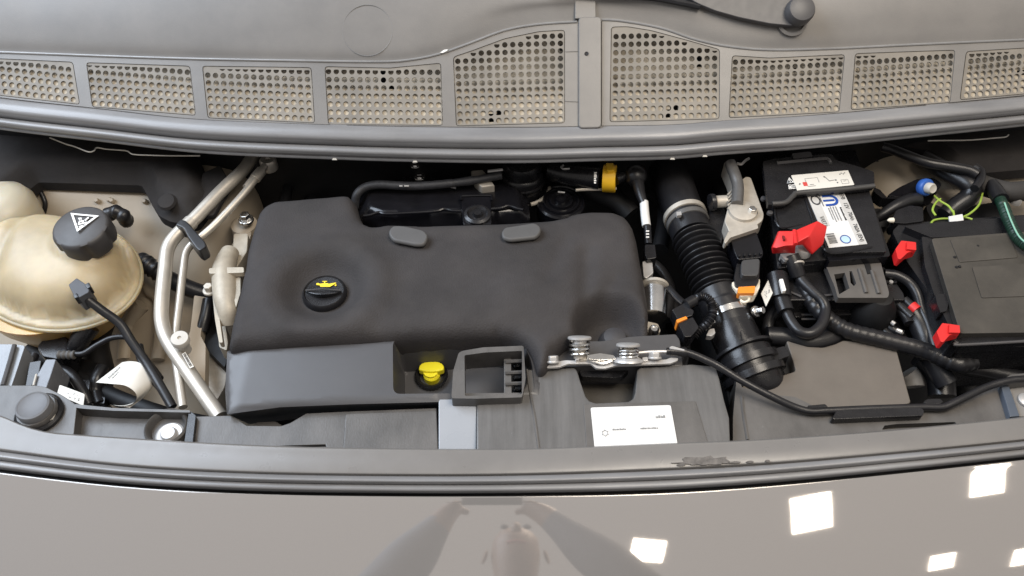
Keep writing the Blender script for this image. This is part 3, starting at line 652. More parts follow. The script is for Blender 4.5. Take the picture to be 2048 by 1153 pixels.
mk('bowl', lathe(fc, [(.038, -.03), (.040, .0), (.040, .03), (.037, .036), (.035, .037), (.034, .05), (.03, .058), (.006, .06)], n=44), BLACK, FH)
mk('collar_rim', tube([fc+Vector((.0405*math.cos(a), .0405*math.sin(a), .02)) for a in frange(-2.6, .2, 26)], .0025, n=8, steps=1), BLACK, FH)
mk('band', tube([fc+Vector((.05*math.cos(a), .05*math.sin(a), .0)) for a in frange(-1.25, -.1, 16)], .0036, n=8, steps=1), CAST, FH)
mk('band', tube([fc+Vector((.05*math.cos(a), .05*math.sin(a), .0)) for a in frange(-3.3, -2.75, 8)], .003, n=8, steps=1), CAST, FH)
mk('bracket', prism(KD(150, 150, 240, 140, 330, 260, 230, 270, 180, 230), -.02, .02), CAST, FH, .003)
VP = thing('vacuum_pump', at(1122, 405, -.1), 'flat round black pump cover with concentric rings behind the engine cover', 'pump')
vc = at(1122, 405, -.07)
mk('disc', lathe(vc, [(.042, -.03), (.042, 0), (.039, .003), (.037, .001), (.033, .001), (.0315, .0055), (.029, .0055), (.027, .002), (.022, .002), (.0205, .007), (.0185, .0075), (.012, .004), (.009, .011), (.002, .012)], n=48), GLOSS, VP)
mk('wire_clip', tube([at(*p, -.05) for p in KD(790, 308, 840, 313)], .0016, n=6, smooth=False), ZINC, VP)
TP = thing('vacuum_pipe', at(1180, 355, -.05), 'black plastic pipe with a yellow band below the cowl edge', 'pipe')
mk('pipe', ptube([(1105, 340), (1140, 350), (1200, 357)], [-.03, -.025, -.02], .019, n=24), BLACK, TP)
p0, p1 = at(1206, 357, -.02), at(1232, 358, -.018)
mk('yellow_band', tube([p0, p1], .0235, n=28, smooth=False), YEL2, TP, .0015)
mk('band_tab', prism(KD(1140, 95, 1195, 95, 1205, 150, 1150, 155), .008, .012), YEL2, TP, .0015)
mk('nozzle', tube([p1, at(1262, 348, -.015)], lambda t: .011-.004*t, n=16, smooth=False), BLACK, TP)
TQ = Quad(at(1185, 344, .001), at(1199, 345, .001), at(1199, 370, -.004), at(1185, 369, -.004))
mk('small_print', marks(TQ, .2, .1, .45, .8, (0, 1), (1, 0), .003, 5), WPRINT, TP, kind='stuff')
mk('silver_line', ptube(KD(920, 296, 965, 292, 1080, 290, 1170, 290, 1215, 283), -.035, .0026, n=8), CAST, TP)
mk('clip', ptube(KD(830, 112, 815, 125, 830, 140, 875, 138), -.005, .0018, n=6), ZINC, TP)
mk('dark_pipe', ptube([(985, 335), (1080, 352), (1160, 378), (1230, 400), (1262, 430)], [-.1, -.1, -.09, -.09, -.1], .018), DEEP, label='dull black pipe low behind the right end of the engine cover', cat='pipe')
# sensor lead
SL = thing('sensor_lead', at(1290, 470, -.06), 'sensor lead with round rubber boot and white sleeve right of the engine cover', 'cable')
bb = at(1270, 347, -.01); mk('rubber_boot', lathe(bb+Vector((0, 0, -.018)), [(.002, -.004), (.012, 0), (.0175, .008), (.019, .016), (.0165, .025), (.010, .031), (.001, .033)], (0.1, -.2, 1), 28), HOSE, SL)
mk('boot_neck', ptube([(1273, 350), (1280, 385), (1288, 408)], [-.012, -.018, -.022], lambda t: .012-.0055*t, n=14), HOSE, SL)
mk('white_sleeve', ptube([(1288, 405), (1290, 430), (1293, 453)], [-.022, -.026, -.03], .0072, n=16), WHITE, SL)
mk('plug', ptube([(1294, 450), (1296, 475), (1297, 490)], [-.03, -.034, -.036], .0062, n=14), BLACK, SL)
for y in (463, 469, 475): mk('plug_rib', tube([at(1292, y, -.026), at(1298, y, -.026)], .0014, n=6, smooth=False), WPRINT, SL)
mk('connector', prism(rnd(KD(1425, 690, 1500, 690, 1512, 790, 1440, 800, 1425, 760), 3), -.03, .03), BLACK, SL, .0025)
mk('injector_bracket', prism(rnd(KD(1405, 812, 1480, 808, 1490, 900, 1440, 940, 1415, 930), 4), -.04, .02), ZINC, label='small bright bracket at the right edge of the engine cover', cat='bracket', bevel=.002)
TB_ = thing('throttle_body', at(1310, 610, -.08), 'shiny metal throttle body at the right edge of the engine cover', 'throttle body')
mk('barrel', ptube([(1309, 578), (1309, 606), (1308, 634)], [-.045, -.047, -.05], .0195, n=36), STEEL, TB_, ang=60)
mk('collar', ptube([(1309, 574), (1309, 579)], [-.043, -.043], .0225, n=36), CAST, TB_)
mk('flange', prism(rnd(KG(1415, 225, 1500, 245, 1520, 300, 1480, 325, 1425, 310), 4), -.05, .012), CAST, TB_, .002)
b = at(1308, 661, -.045); mk('bolt', lathe(b, [(.0075, -.004), (.0075, .004), (.0058, .006), (.0045, .003), (.001, .003)], n=18), STEEL, TB_)
# orange-clipped connector with its looped lead
OCN = thing('pressure_sensor', at(1370, 640, -.06), 'black plug with an orange clip in front of the throttle body', 'connector')
mk('plug', prism(rnd(KG(1600, 140, 1690, 90, 1760, 150, 1750, 185, 1640, 215), 3), -.02, .025), BLACK, OCN, .002)
mk('orange_clip', prism(KG(1630, 215, 1700, 188, 1715, 205, 1640, 238), -.019, .02), ORA, OCN, .0012)
mk('socket', prism(rnd(KG(1645, 240, 1750, 195, 1795, 270, 1740, 335, 1690, 340), 3), -.022, .025), BLACK, OCN, .002)
mk('boot', ptube(KG(1700, 110, 1760, 75), [-.02, -.02], .0085), HOSE, OCN)
corr = lambda t: .0062+.0011*math.sin(t*190)
mk('looped_lead', ptube(KG(1750, 75, 1820, 48, 1880, 85, 1895, 170, 1860, 240, 1800, 290, 1760, 330), [-.02, -.018, -.02, -.025, -.03, -.034, -.04], corr, n=12, steps=14), HOSE, OCN)
mk('lead', ptube(KG(1560, -30, 1640, 60, 1690, 100), [-.04, -.03, -.022], .0055), HOSE, OCN)

# ================================================================== left side of the bay
ET = thing('coolant_tank', at(110, 560, -.15), 'cream translucent round coolant tank with moulded flange on the left', 'tank')
fl = [(112+170*math.cos(a), 548+112*math.sin(a)) for a in frange(0, 2*math.pi, 72)][:-1]
FZ = -.075; flw = [at(x, y, FZ) for x, y in fl]
tcx, tcy = at(105, 548, FZ).x, at(105, 548, FZ).y
def ztank(x, y, d):
    z = FZ+.004*sstep(0, .003, d)
    z += .062*math.sqrt(max(0, 1-(1-min(max(d-.017, 0)/.085, 1))**2.2))
    z -= .006*math.exp(-(((x-tcx+.055)/.010)**2))*sstep(.02, .05, d)
    n_ = at(178, 470, -.01); r = math.hypot(x-n_.x, y-n_.y); z += .010*(1-sstep(.045, .062, r))
    return z
mk('upper_shell', relief(flw, .006, ztank, FZ-.006), CREAM, ET, ang=80)
mk('lower_shell', lathe((tcx, tcy, FZ-.006), [(.118, 0), (.112, -.03), (.09, -.08), (.04, -.1)], n=48), AMBER, ET)
mk('flange_rim', tube([p+Vector((0, 0, -.003)) for p in flw]+[flw[0]+Vector((0, 0, -.003))], .0035, n=8, steps=1), CREAM, ET)
# its screw cap
cc0 = at(177, 478, -.006)
def flute(a, r, h): return 1-(.10*max(0, math.cos(6*a+.6))**4 if r > .03 and h < .028 else 0)
TC = mk('cap', lathe(cc0, [(.041, -.006), (.0425, 0), (.0425, .024), (.0405, .029), (.037, .031), (.002, .032)], (0, -.08, 1), 96, flute), mat('cap_plastic', (.035, .033, .034), .5, var=.15, bump=.12, bscale=900, dust=.08), ET, ang=45, label='black fluted screw cap with a white warning triangle')
TQ = Quad(at(134, 421, .0262), at(206, 420, .0262), at(206, 474, .0262), at(134, 474, .0262))
def tri(q, pts, w, h=.0006):
    P = [Vector(p) for p in pts]; c = sum(P, Vector((0, 0)))/3; I = [c+(p-c)*(1-w) for p in P]; m = M()
    for i in range(3): m.add(q.poly([tuple(P[i]), tuple(P[(i+1) % 3]), tuple(I[(i+1) % 3]), tuple(I[i])], h))
    return m
tp = [((x/3.657-134)/72, (300+y/3.657-420.5)/53.5) for x, y in ((520, 470), (728, 492), (568, 608))]
mk('warning_triangle', tri(TQ, tp, .26, .0025), WPRINT, TC)
m = M(); uv = lambda *a: [((a[i]/3.657-134)/72, (300+a[i+1]/3.657-420.5)/53.5) for i in range(0, len(a), 2)]
m.add(TQ.poly(uv(575, 508, 600, 505, 596, 520, 622, 528, 612, 545, 588, 530), .0025)); m.add(TQ.poly(uv(622, 522, 650, 500, 656, 508, 630, 530), .0025))
m.add(TQ.poly(uv(575, 552, 640, 535, 642, 543, 577, 560), .0025)); m.add(TQ.poly(uv(580, 568, 625, 556, 627, 563, 582, 576), .0025)); m.add(TQ.poly(uv(590, 512, 604, 508, 588, 550, 574, 552), .0025))
mk('steam_symbol', m, WPRINT, TC)
# level sensor plug and lead
LS = thing('level_sensor_lead', at(160, 580, -.04), 'grey level sensor plug on the coolant tank with its black lead', 'cable')
mk('plug', prism(rnd(KA(498, 985, 560, 935, 655, 1000, 650, 1040, 570, 1085, 530, 1050), 3), .0, .03), mat('grey_plug', (.05, .05, .055), .5), LS, .002)
mk('latch', prism(KA(615, 985, 650, 968, 665, 1000, 640, 1015), .002, .015), BLACK, LS, .001)
mk('latch', prism(KA(530, 1060, 560, 1045, 575, 1075, 545, 1085), .002, .015), BLACK, LS, .001)
mk('strain_relief', ptube(KA(600, 1060, 650, 1105), [-.012, -.016], lambda t: .0085-.002*t+.0007*math.sin(t*30), n=12, steps=20), HOSE, LS)
mk('lead', ptube([(176, 600), (205, 622), (240, 648), (262, 682), (290, 722), (318, 768), (345, 815)], [-.016, -.03, -.045, -.06, -.075, -.085, -.095], .0068, n=12), HOSE, LS)
mk('branch_lead', ptube([(135, 706), (165, 708), (195, 690), (225, 676), (255, 676), (272, 695), (282, 725), (300, 755), (330, 790)], [-.1, -.1, -.095, -.09, -.085, -.085, -.09, -.095, -.1], .0044, n=10), HOSE, label='thin black lead branching past the paper tag on the left', cat='cable')
# neighbouring bottle
mk('brake_fluid_bottle', lathe(at(10, 440, -.06), [(.052, -.04), (.06, 0), (.062, .018), (.056, .036), (.040, .050), (.018, .057), (.002, .058)], (-.15, 0, 1), 40), CREAM2, label='small smooth cream bottle cut by the left picture edge', cat='bottle')
mk('hose_elbow', ptube(KA(790, 480, 830, 455, 880, 465, 915, 500, 925, 525), [-.055, -.05, -.052, -.06, -.075], lambda t: .0115+.0012*math.sin(t*25), n=14, steps=12), HOSE, label='small black hose elbow behind the coolant cap', cat='hose')
mk('overflow_hose', ptube([(60, 366), (78, 380), (90, 405), (88, 425)], [-.05, -.06, -.075, -.09], .004), HOSE, label='thin dark hose curving round the small cream bottle', cat='hose')
mk('coolant_hose', ptube([(262, 548), (282, 524), (300, 534), (320, 548), (350, 565), (400, 585), (440, 590)], [-.11, -.10, -.10, -.11, -.13, -.15, -.16], lambda t: .0145+.0014*math.sin(t*120)*(t < .45), n=16, steps=16), HOSE,
   label='ribbed black hose leaving the right side of the coolant tank', cat='hose')
# air conditioning pipes
AP = thing('air_conditioning_pipe', at(330, 600, -.1), 'thick bare aluminium pipe bending down the left of the engine cover', 'pipe')
mk('pipe', ptube([(520, 295), (500, 322), (484, 343), (440, 385), (390, 437), (352, 472), (335, 500), (330, 540), (324, 600), (324, 645), (336, 682), (362, 722), (398, 775), (440, 835)], [-.02, -.022, -.022, -.023, -.025, -.027, -.03, -.035, -.042, -.05, -.056, -.06, -.066, -.072], .0108, n=20), ALU, AP)
mk('collar', ptube([(374, 453), (383, 444)], [-.0255, -.0255], .0122, n=20), ALU, AP)
p = at(361, 681, -.035); mk('service_port_cap', lathe(p, [(.0095, -.028), (.0095, -.004), (.0128, -.003), (.0132, .004), (.0118, .007), (.003, .0075), (.0025, .005), (.001, .005)], (0.1, -.1, 1), 28), CAPW, AP)
q = at(372, 712, -.05)
a_, b_ = at(368, 706, -.046), at(385, 738, -.05); dx = (b_-a_); nx_ = Vector((dx.y, -dx.x, 0)).normalized()*-.0055
lb = Quad(at(364, 709, -.0468), at(371, 705, -.0468), at(388, 734, -.0512), at(380, 738, -.0512))
mk('sticker', lb.poly([(0, 0), (1, 0), (1, 1), (0, 1)], .0008), PAPER, AP)
m = M(); rr_ = random.Random(3); v0 = .06
while v0 < .92:
    h_ = rr_.uniform(.015, .05); m.add(lb.rect(.2, v0, .8, v0+h_, .0014)); v0 += h_+rr_.uniform(.02, .05)
mk('barcode', m, INK, AP, kind='stuff')
LP2 = thing('thin_coolant_pipe', at(370, 560, -.08), 'thin aluminium pipe with round end fitting beside the thick pipe', 'pipe')
mk('pipe', ptube([(530, 332), (520, 345), (490, 385), (440, 440), (410, 468), (388, 485), (372, 505), (366, 540), (358, 610), (352, 660), (350, 700), (356, 745), (366, 815)], [-.018, -.02, -.024, -.03, -.034, -.038, -.042, -.046, -.055, -.062, -.066, -.07, -.075], .0062, n=16), ALU, LP2)
mk('ferrule', ptube([(523, 342), (510, 358)], [-.02, -.022], .0092, n=16), ALU, LP2)
mk('crimp', ptube([(513, 352), (494, 377)], [-.0215, -.024], .0082, n=6), ALU, LP2)
mk('end_fitting', lathe(at(537, 326, -.022), [(.0145, -.012), (.0145, .006), (.012, .009), (.004, .0085), (.003, .006), (.001, .006)], n=28), ALU, LP2)
PC = thing('pipe_clip', at(385, 470, -.03), 'black rubber clip tying the two aluminium pipes together', 'clip')
mk('clip', prism(rnd(KA(1280, 545, 1320, 505, 1360, 515, 1500, 670, 1510, 705, 1460, 738, 1430, 715, 1370, 630, 1340, 570), 4), -.008, .026), HOSE, PC, .003)
# engine mount
EM = thing('engine_mount', at(455, 590, -.12), 'pale cast aluminium engine mount left of the engine cover', 'engine mount')
MNT = mat('tan_casting', (.40, .35, .275), .5, metal=.15, var=.14, scale=50, bump=.3, bscale=350)
ZM = zf(280, 460, 4.433)
mk('barrel', ptube(ZM(800, 200, 750, 330, 750, 470, 760, 600, 785, 720, 800, 830), [-.055, -.05, -.05, -.052, -.06, -.075], lambda t: .0145+.0045*math.sin(math.pi*t), n=28, steps=12), MNT, EM)
mk('upper_arm', prism(rnd(ZM(830, 30, 960, 30, 950, 190, 860, 330, 700, 330, 740, 230, 820, 190), 5), -.06, .03), MNT, EM, .005, 3)
mk('flange', prism(rnd(ZM(835, 390, 890, 390, 890, 560, 850, 690, 825, 560), 2), -.045, .03), MNT, EM, .003)
mk('strap', prism(rnd(ZM(640, 560, 668, 560, 705, 790, 735, 1000, 700, 1000, 665, 800), 3), -.06, .012), MNT, EM, .002)
mk('foot', prism(rnd(ZM(690, 860, 760, 850, 780, 1000, 770, 1070, 700, 1040), 4), -.085, .03), MNT, EM, .004)
mk('tube', ptube(ZM(610, 620, 580, 780, 545, 900), [-.09, -.1, -.11], .0095, n=14), HOSE, EM)
mk('ear', prism(rnd(ZM(610, 340, 700, 332, 920, 330, 922, 378, 700, 388, 612, 388), 3), -.033, .01), MNT, EM, .002)
b = at(420, 583, -.06); mk('bolt', bolt(b, .007, .014), CAST, EM, .0006)
mk('lower_casting', prism(rnd(KB(1500, 400, 1640, 560, 1620, 700, 1560, 800, 1500, 700), 6), -.14, .04), CAST, label='rough pale casting low between the pipe and the engine cover front', cat='casting', bevel=.005)
mk('dark_bracket', prism(rnd(KB(1480, 90, 1560, 60, 1600, 300, 1640, 480, 1620, 560, 1490, 430, 1440, 330), 4), -.12, .03), DEEP, label='dark bracket below the engine mount', cat='bracket', bevel=.003)

# lower left corner: lamp housing, plugs, tags
HL = thing('headlamp_housing', at(30, 740, -.14), 'grey plastic back of the headlamp at the left picture edge', 'headlamp')
mk('shell', prism(rnd(KB(-140, 390, 105, 392, 182, 402, 85, 690, 60, 760, -140, 760), 5), -.075, .08), mat('lamp_grey', (.20, .21, .225), .25, var=.1), HL, .006, 3)
mk('rim', ptube(KB(105, 400, 60, 560, 20, 690), -.071, .0035, n=8), SATIN, HL)
PL = thing('lamp_plug', at(85, 745, -.12), 'smoky grey multi-way plug beside the headlamp housing', 'connector')
mk('shell', prism(rnd(KB(330, 500, 405, 498, 370, 610, 330, 720, 230, 720, 250, 640, 290, 570), 3), -.075, .05), mat('smoke_grey', (.13, .135, .15), .25), PL, .003)
mk('collar', prism(rnd(KB(210, 520, 300, 505, 280, 620, 220, 700, 180, 690), 3), -.085, .04), BLACK, PL, .003)
mk('rib', ptube(KB(262, 610, 240, 690), -.072, .0016, n=6), CAPW, PL)
HV = thing('heater_valve', at(110, 690, -.15), 'black plug and hose stub below the coolant tank', 'valve')
mk('block', prism(rnd(KB(330, 320, 480, 330, 490, 440, 420, 500, 300, 480, 260, 410), 6), -.105, .05), BLACK, HV, .004)
mk('stub', ptube(KB(640, 260, 590, 340, 560, 400, 530, 470), [-.09, -.1, -.11, -.13], lambda t: .017-.004*t, n=18), BLACK, HV)
mk('collar', ptube(KB(420, 470, 480, 470, 540, 470), [-.1, -.1, -.1], lambda t: .0062+.001*math.sin(t*22), n=12, steps=10), mat('dull_grey_rubber', (.09, .085, .08), .6), HV)
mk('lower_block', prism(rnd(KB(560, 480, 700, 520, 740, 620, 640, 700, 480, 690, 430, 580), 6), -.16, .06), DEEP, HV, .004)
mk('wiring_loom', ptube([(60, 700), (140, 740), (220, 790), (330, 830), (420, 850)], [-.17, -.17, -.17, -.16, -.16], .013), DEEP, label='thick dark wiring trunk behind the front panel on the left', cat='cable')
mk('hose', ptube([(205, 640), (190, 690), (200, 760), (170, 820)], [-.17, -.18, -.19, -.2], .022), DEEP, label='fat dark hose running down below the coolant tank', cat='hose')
PTG = thing('paper_tag', at(255, 770, -.1), 'curled white paper tag with printed code hanging on the black lead', 'tag')
tr = [KB(690, 668, 880, 522), KB(800, 678, 945, 515), KB(900, 690, 1015, 532), KB(970, 735, 1060, 600), KB(985, 785, 1095, 680), KB(945, 825, 1050, 760), KB(870, 838, 985, 815), KB(800, 828, 935, 850)]
zz = [-.088, -.080, -.076, -.082, -.092, -.102, -.108, -.11]
mk('paper', thick(sheet([[at(*r_[0], z), at((r_[0][0]+r_[1][0])/2, (r_[0][1]+r_[1][1])/2, z+.001), at(*r_[1], z)] for r_, z in zip(tr, zz)], 4, 5), (0, .0003, -.0005)), PAPER, PTG)
tq = Quad(at(*KB(760, 640)[0], -.083), at(*KB(880, 530)[0], -.083), at(*KB(985, 570)[0], -.079), at(*KB(890, 680)[0], -.079))
m = M(); rr_ = random.Random(9)
for k, (a, b_, c_) in enumerate(((.12, .05, .75), (.3, .1, .5), (.55, .05, .9), (.75, .1, .55), (.75, .65, .9))):
    u = b_
    while u < c_: l_ = rr_.uniform(.03, .08); m.add(tq.rect(u, a, u+l_, a+.05, .0016)); u += l_+.03
mk('print', m, INKG, PTG, kind='stuff')
tg = thing('barcode_label', at(140, 795, -.11), 'cream printed label on the dark plug behind the left panel corner', 'label')
lq = Quad(*[at(*p, -.085) for p in KB(430, 685, 610, 752, 600, 835, 410, 755)])
mk('sticker', lq.poly(rnd([(0, 0), (1, 0), (1, 1), (0, 1)], .08), 0, .001), PAPER, tg)
m = M(); rr_ = random.Random(5)
for k in range(14): a, b_ = rr_.uniform(.35, .8), rr_.uniform(.2, .8); m.add(lq.rect(a, b_, a+rr_.uniform(.02, .07), b_+.05))
mk('print', m, INKF, tg, kind='stuff')

for px, z, r, lab in ((KB(420, 560, 520, 620, 600, 740, 640, 820), [-.13, -.13, -.14, -.15], .008, 'dark lead dropping behind the cream barcode label'),
        (KB(250, 470, 220, 540, 210, 620, 190, 700), [-.11, -.11, -.12, -.12], .007, 'dark lead beside the smoky grey lamp plug'),
        (KB(740, 560, 700, 640, 690, 740, 720, 830), [-.15, -.15, -.16, -.16], .010, 'dark hose behind the curled paper tag'),
        (KB(1010, 400, 1040, 500, 1100, 560, 1160, 640), [-.1, -.1, -.1, -.1], .0045, 'thin dark wire crossing the black sensor lead')):
    mk('cable', ptube(px, z, r, n=10), HOSE, label=lab, cat='cable')
PLT = thing('plug_stack', at(150, 790, -.16), 'dark stacked plugs behind the left corner bracket', 'connector')
for k, (x, y, w_, h_, z) in enumerate(((430, 590, 110, 70, -.13), (560, 640, 90, 80, -.14), (470, 720, 130, 60, -.15), (640, 760, 120, 60, -.155), (330, 560, 60, 70, -.13))):
    mk('plug', prism(rnd(KB(x, y, x+w_, y+12, x+w_-8, y+h_, x-10, y+h_-8), 3), z, .04), BLACK if k % 2 else GLOSS, PLT, .003)

# ================================================================== front panel (bonnet landing)
FP = thing('front_carrier', at(1024, 860, -.12), 'worn black plastic front carrier across the bay with bonnet latch opening', 'front carrier')
Z1 = -.046
left_px = KP(389, 833, 458, 831, 470, 835, 494, 851, 562, 852, 580, 846, 612, 827, 690, 823, 873, 816, 878, 900, 878, 912, 389, 900)
slot = KF(360, 1131, 480, 1124, 760, 1115, 765, 1128, 480, 1134)
mk('left_beam', prism(left_px, Z1, .05, holes=[slot]), GREYP, FP, .0025)
mk('beam_ledge', prism(rnd(KF(905, 893, 1560, 866, 1570, 1170, 888, 1170), 3), Z1+.0025, .006), GREYP, FP, .0015)
mk('tongue', prism(rnd(KF(240, 975, 270, 950, 400, 945, 450, 975, 440, 1000, 250, 1000), 3), -.075, .02), GREYP, FP, .003)
mk('column_face', slab([[at(877, 797, -.030), at(953, 797, -.030), at(953, 905, -.042), at(877, 905, -.042)]], (0, .0, -.04)), mat('window_sheen_plastic', (.30, .315, .34), .28, var=.06, scale=8, dust=.05), FP, .002)  # pale blue base colour carries the window's reflection on this face
# window frame over the dipstick recess
frame = rnd(KG(10, 782, 22, 590, 62, 455, 90, 440, 240, 415, 530, 403, 545, 640, 520, 775, 200, 785), 4)
hole = rnd(KG(104, 472, 250, 452, 520, 440, 518, 752, 108, 766), 3)
mk('window_frame', prism(frame, -.012, .035, holes=[hole]), GREYP, FP, .002)
for y in (518, 600, 680): mk('window_rib', tube([at(*p, -.028) for p in KG(400, y, 528, y-6)], .0028, n=6, smooth=False), GREYP, FP)
mk('window_post', prism(KG(388, 470, 440, 465, 445, 755, 390, 758), -.03, .01), GREYP, FP, .001)
for y in (470, 540, 628, 712): mk('rivet', lathe(at(900+485/3.604, 580+y/3.604, -.045), [(.006, -.004), (.005, .002), (.001, .003)], n=14), GLOSS, FP)
mk('window_back', prism(KG(440, 450, 525, 445, 525, 760, 440, 760), -.05, .005), DEEP, FP)
block = KP(953, 799, 1040, 793, 1052, 770, 1054, 739, 1150, 735, 1155, 742, 1161, 762, 1172, 793, 1180, 802, 1192, 806, 1256, 803, 1266, 797, 1270, 785, 1274, 740, 1280, 735, 1384, 728, 1432, 733, 1440, 760, 1449, 800, 1459, 835, 1462, 910, 953, 912)
BZ = -.028
SCUFF = mat('scuffed_grey_plastic', (.085, .083, .082), .38, var=.28, scale=20, bump=.16, bscale=500, dust=.22, wear=.4, dustc=(.26, .24, .22), stretch=(4, .3, 1))
mk('latch_block', prism(block, BZ, .08), SCUFF, FP, .003)
mk('block_rib', ptube(KG(555, 575, 580, 760, 610, 930, 640, 1150), BZ+.0005, .0016, n=6), GREYP, FP)
mk('label_ledge', prism(rnd(KG(962, 825, 1770, 800, 1880, 1170, 985, 1170), 3), BZ+.0012, .006), GREYP, FP, .001)
mk('notch_floor', prism(KG(880, 560, 1400, 560, 1400, 830, 960, 830), -.075, .01), LIDM, FP)
mk('rear_tower', prism(rnd(KP(1108, 715, 1111, 698, 1136, 682, 1202, 682, 1226, 679, 1260, 673, 1352, 668, 1360, 680, 1366, 732, 1106, 735), 4), -.030, .06), SATIN, FP, .004)
mk('post', lathe(at(1228, 683, -.045), [(.026, -.02), (.022, 0), (.016, .012), (.006, .016), (.001, .016)], n=24), mat('rubber_post', (.04, .038, .04), .6), FP)
mk('latch_lip', prism(rnd(KG(920, 560, 1240, 585, 1310, 560, 1240, 625, 1190, 635, 950, 625), 3), -.04, .012), BLACK, FP, .002)
# right hand beam
right = KP(1466, 836, 1474, 745, 1484, 775, 1540, 790, 1590, 794, 1622, 810, 1660, 815, 1824, 809, 1890, 811, 1915, 803, 1938, 788, 2001, 772, 2160, 735, 2160, 870, 1900, 880, 1466, 912)
sl2 = rnd(KH(1150, 1012, 1165, 985, 1240, 975, 1610, 962, 1622, 972, 1600, 985, 1260, 1003), 2)
mk('right_beam', prism(right, -.048, .05, holes=[sl2]), GREYP, FP, .003)
mk('slot_floor', prism(KH(1100, 1030, 1100, 960, 1650, 940, 1650, 1010), -.058, .004), LIDM, FP)
mk('right_step', ptube(KH(262, 800, 272, 900, 300, 1075), -.048, .0022, n=6), GREYP, FP)
mk('wedge_wall', prism(KH(140, 590, 235, 600, 215, 930, 196, 930), -.09, .02), DEEP, FP)
mk('cable_guide', prism(rnd(KH(835, 938, 872, 870, 1080, 855, 1380, 852, 1418, 890, 1410, 922, 850, 945), 3), -.036, .012), BLACK, FP, .0025)
mk('clip', prism(rnd(KH(680, 858, 790, 848, 810, 866, 690, 876), 2), -.038, .01), BLACK, FP, .0015)
mk('clip', prism(rnd(KH(1415, 830, 1440, 815, 1520, 812, 1540, 835, 1520, 848, 1430, 850), 2), -.036, .012), BLACK, FP, .0015)
# right corner bracket
RB = thing('corner_bracket', at(2030, 800, -.08), 'grey bracket with a screw at the right end of the front carrier', 'bracket')
mk('rim', prism(rnd(KH(1900, 700, 1970, 660, 2250, 640, 2250, 690, 1960, 720), 3), -.03, .012), GREYP, RB, .002)
mk('plate', prism(KH(1945, 720, 2250, 690, 2250, 925, 2020, 928), -.045, .01), mat('pale_bracket', (.22, .21, .20), .45), RB, .002)
mk('side_wall', prism(KH(1900, 730, 1950, 715, 2025, 925, 1960, 930), -.038, .012), mat('blue_grey', (.07, .085, .11), .4), RB, .002)
b = at(2052, 802, -.044); mk('screw', lathe(b, [(.011, 0), (.011, .003), (.008, .005), (.001, .005)], n=24), ZINC, RB)
# left corner bracket with bump stop
LB = thing('corner_bracket', at(150, 840, -.08), 'grey plastic bracket with round bump stop at the left end of the front carrier', 'bracket')
mk('plate', prism(rnd(KB(-160, 690, 250, 688, 330, 700, 450, 760, 555, 830, 530, 1060, 300, 1060, -160, 960), 8), -.036, .03), GREYP, LB, .004, 3)
mk('pocket_floor', prism(KB(530, 850, 1370, 890, 1380, 1120, 520, 1090), -.056, .01), GREYP, LB, .001)
mk('pocket_rim', prism(rnd(KB(540, 822, 620, 832, 820, 852, 1370, 868, 1372, 885, 820, 872, 610, 858, 545, 850), 2), -.036, .025), GREYP, LB, .0018)
mk('end_wall', prism(rnd(KB(1362, 866, 1412, 905, 1388, 1120, 1325, 1120), 3), -.038, .03), BLACK, LB, .002)
mk('pocket_panel', prism(rnd(KB(740, 960, 1070, 955, 1060, 1090, 730, 1075), 3), -.0545, .004), GREYP, LB, .001)
pb = at(338, 863, -.056); mk('pit', lathe(pb, [(.030, 0), (.029, .012), (.0265, .0145), (.024, .012), (.022, .001), (.002, .001)], n=40), GREYP, LB)
pb2 = at(341, 873, -.052); mk('bolt', lathe(pb2, [(.019, -.002), (.019, .003), (.0165, .005), (.0115, .0042), (.010, .009), (.0085, .0105), (.001, .0105)], (0, -.05, 1), 36), ZINC, LB)
bs = thing('bump_stop', at(75, 815, -.03), 'round grey rubber bump stop on the left corner bracket', 'bump stop')
bp_ = at(79, 828, -.034)
mk('base', lathe(bp_, [(.031, -.004), (.031, .003), (.028, .006), (.024, .004)], n=40), BLACK, bs)
mk('collar', lathe(bp_, [(.0255, .002), (.026, .008), (.0245, .011), (.023, .011)], n=40, rm=lambda a, r, h: 1+.025*(math.cos(8*a) > .75)), GREYP, bs)
mk('pad', lathe(bp_, [(.0225, .008), (.0228, .018), (.0215, .0215), (.019, .0225), (.018, .0218), (.002, .022)], n=44), mat('bump_rubber', (.12, .12, .125), .5), bs)
mk('brass_clip', prism(KB(360, 900, 385, 870, 405, 880, 385, 930, 362, 940), -.028, .004), CAPW, bs)
# maker's label
LQ = Quad(*[at(*p, BZ+.0018) for p in KG(1013, 850, 1590, 832, 1640, 1112, 1042, 1138)])
LBL = mk('maker_label', LQ.poly(rnd([(0, 0), (1, 0), (1, 1), (0, 1)], .035), .0003, .0008), WHITE, FP, label='white printed label')
def star(q, cu, cv, ru, rv):
    P = [(cu+(ru if k % 2 == 0 else ru*.68)*math.cos(k*math.pi/6+.5), cv+(rv if k % 2 == 0 else rv*.68)*math.sin(k*math.pi/6+.5)) for k in range(12)]
    I = [(cu+(a-cu)*.8, cv+(b_-cv)*.8) for a, b_ in P]; m = M()
    for k in range(12): m.add(q.poly([P[k], P[(k+1) % 12], I[(k+1) % 12], I[k]], .0009))
    return m
mk('gear_symbol', star(LQ, .145, .66, .045, .09), INKF, LBL)
mk('small_print', marks(LQ, .24, .60, .04, .16, h=.0009, n=8, seed=2), INKF, LBL, kind='stuff')
mk('small_print', marks(LQ, .58, .60, .04, .20, h=.0009, n=10, seed=3), INKF, LBL, kind='stuff')
mk('small_print', marks(LQ, .79, .33, .07, .10, h=.0009, n=4, seed=4), INKF, LBL, kind='stuff')
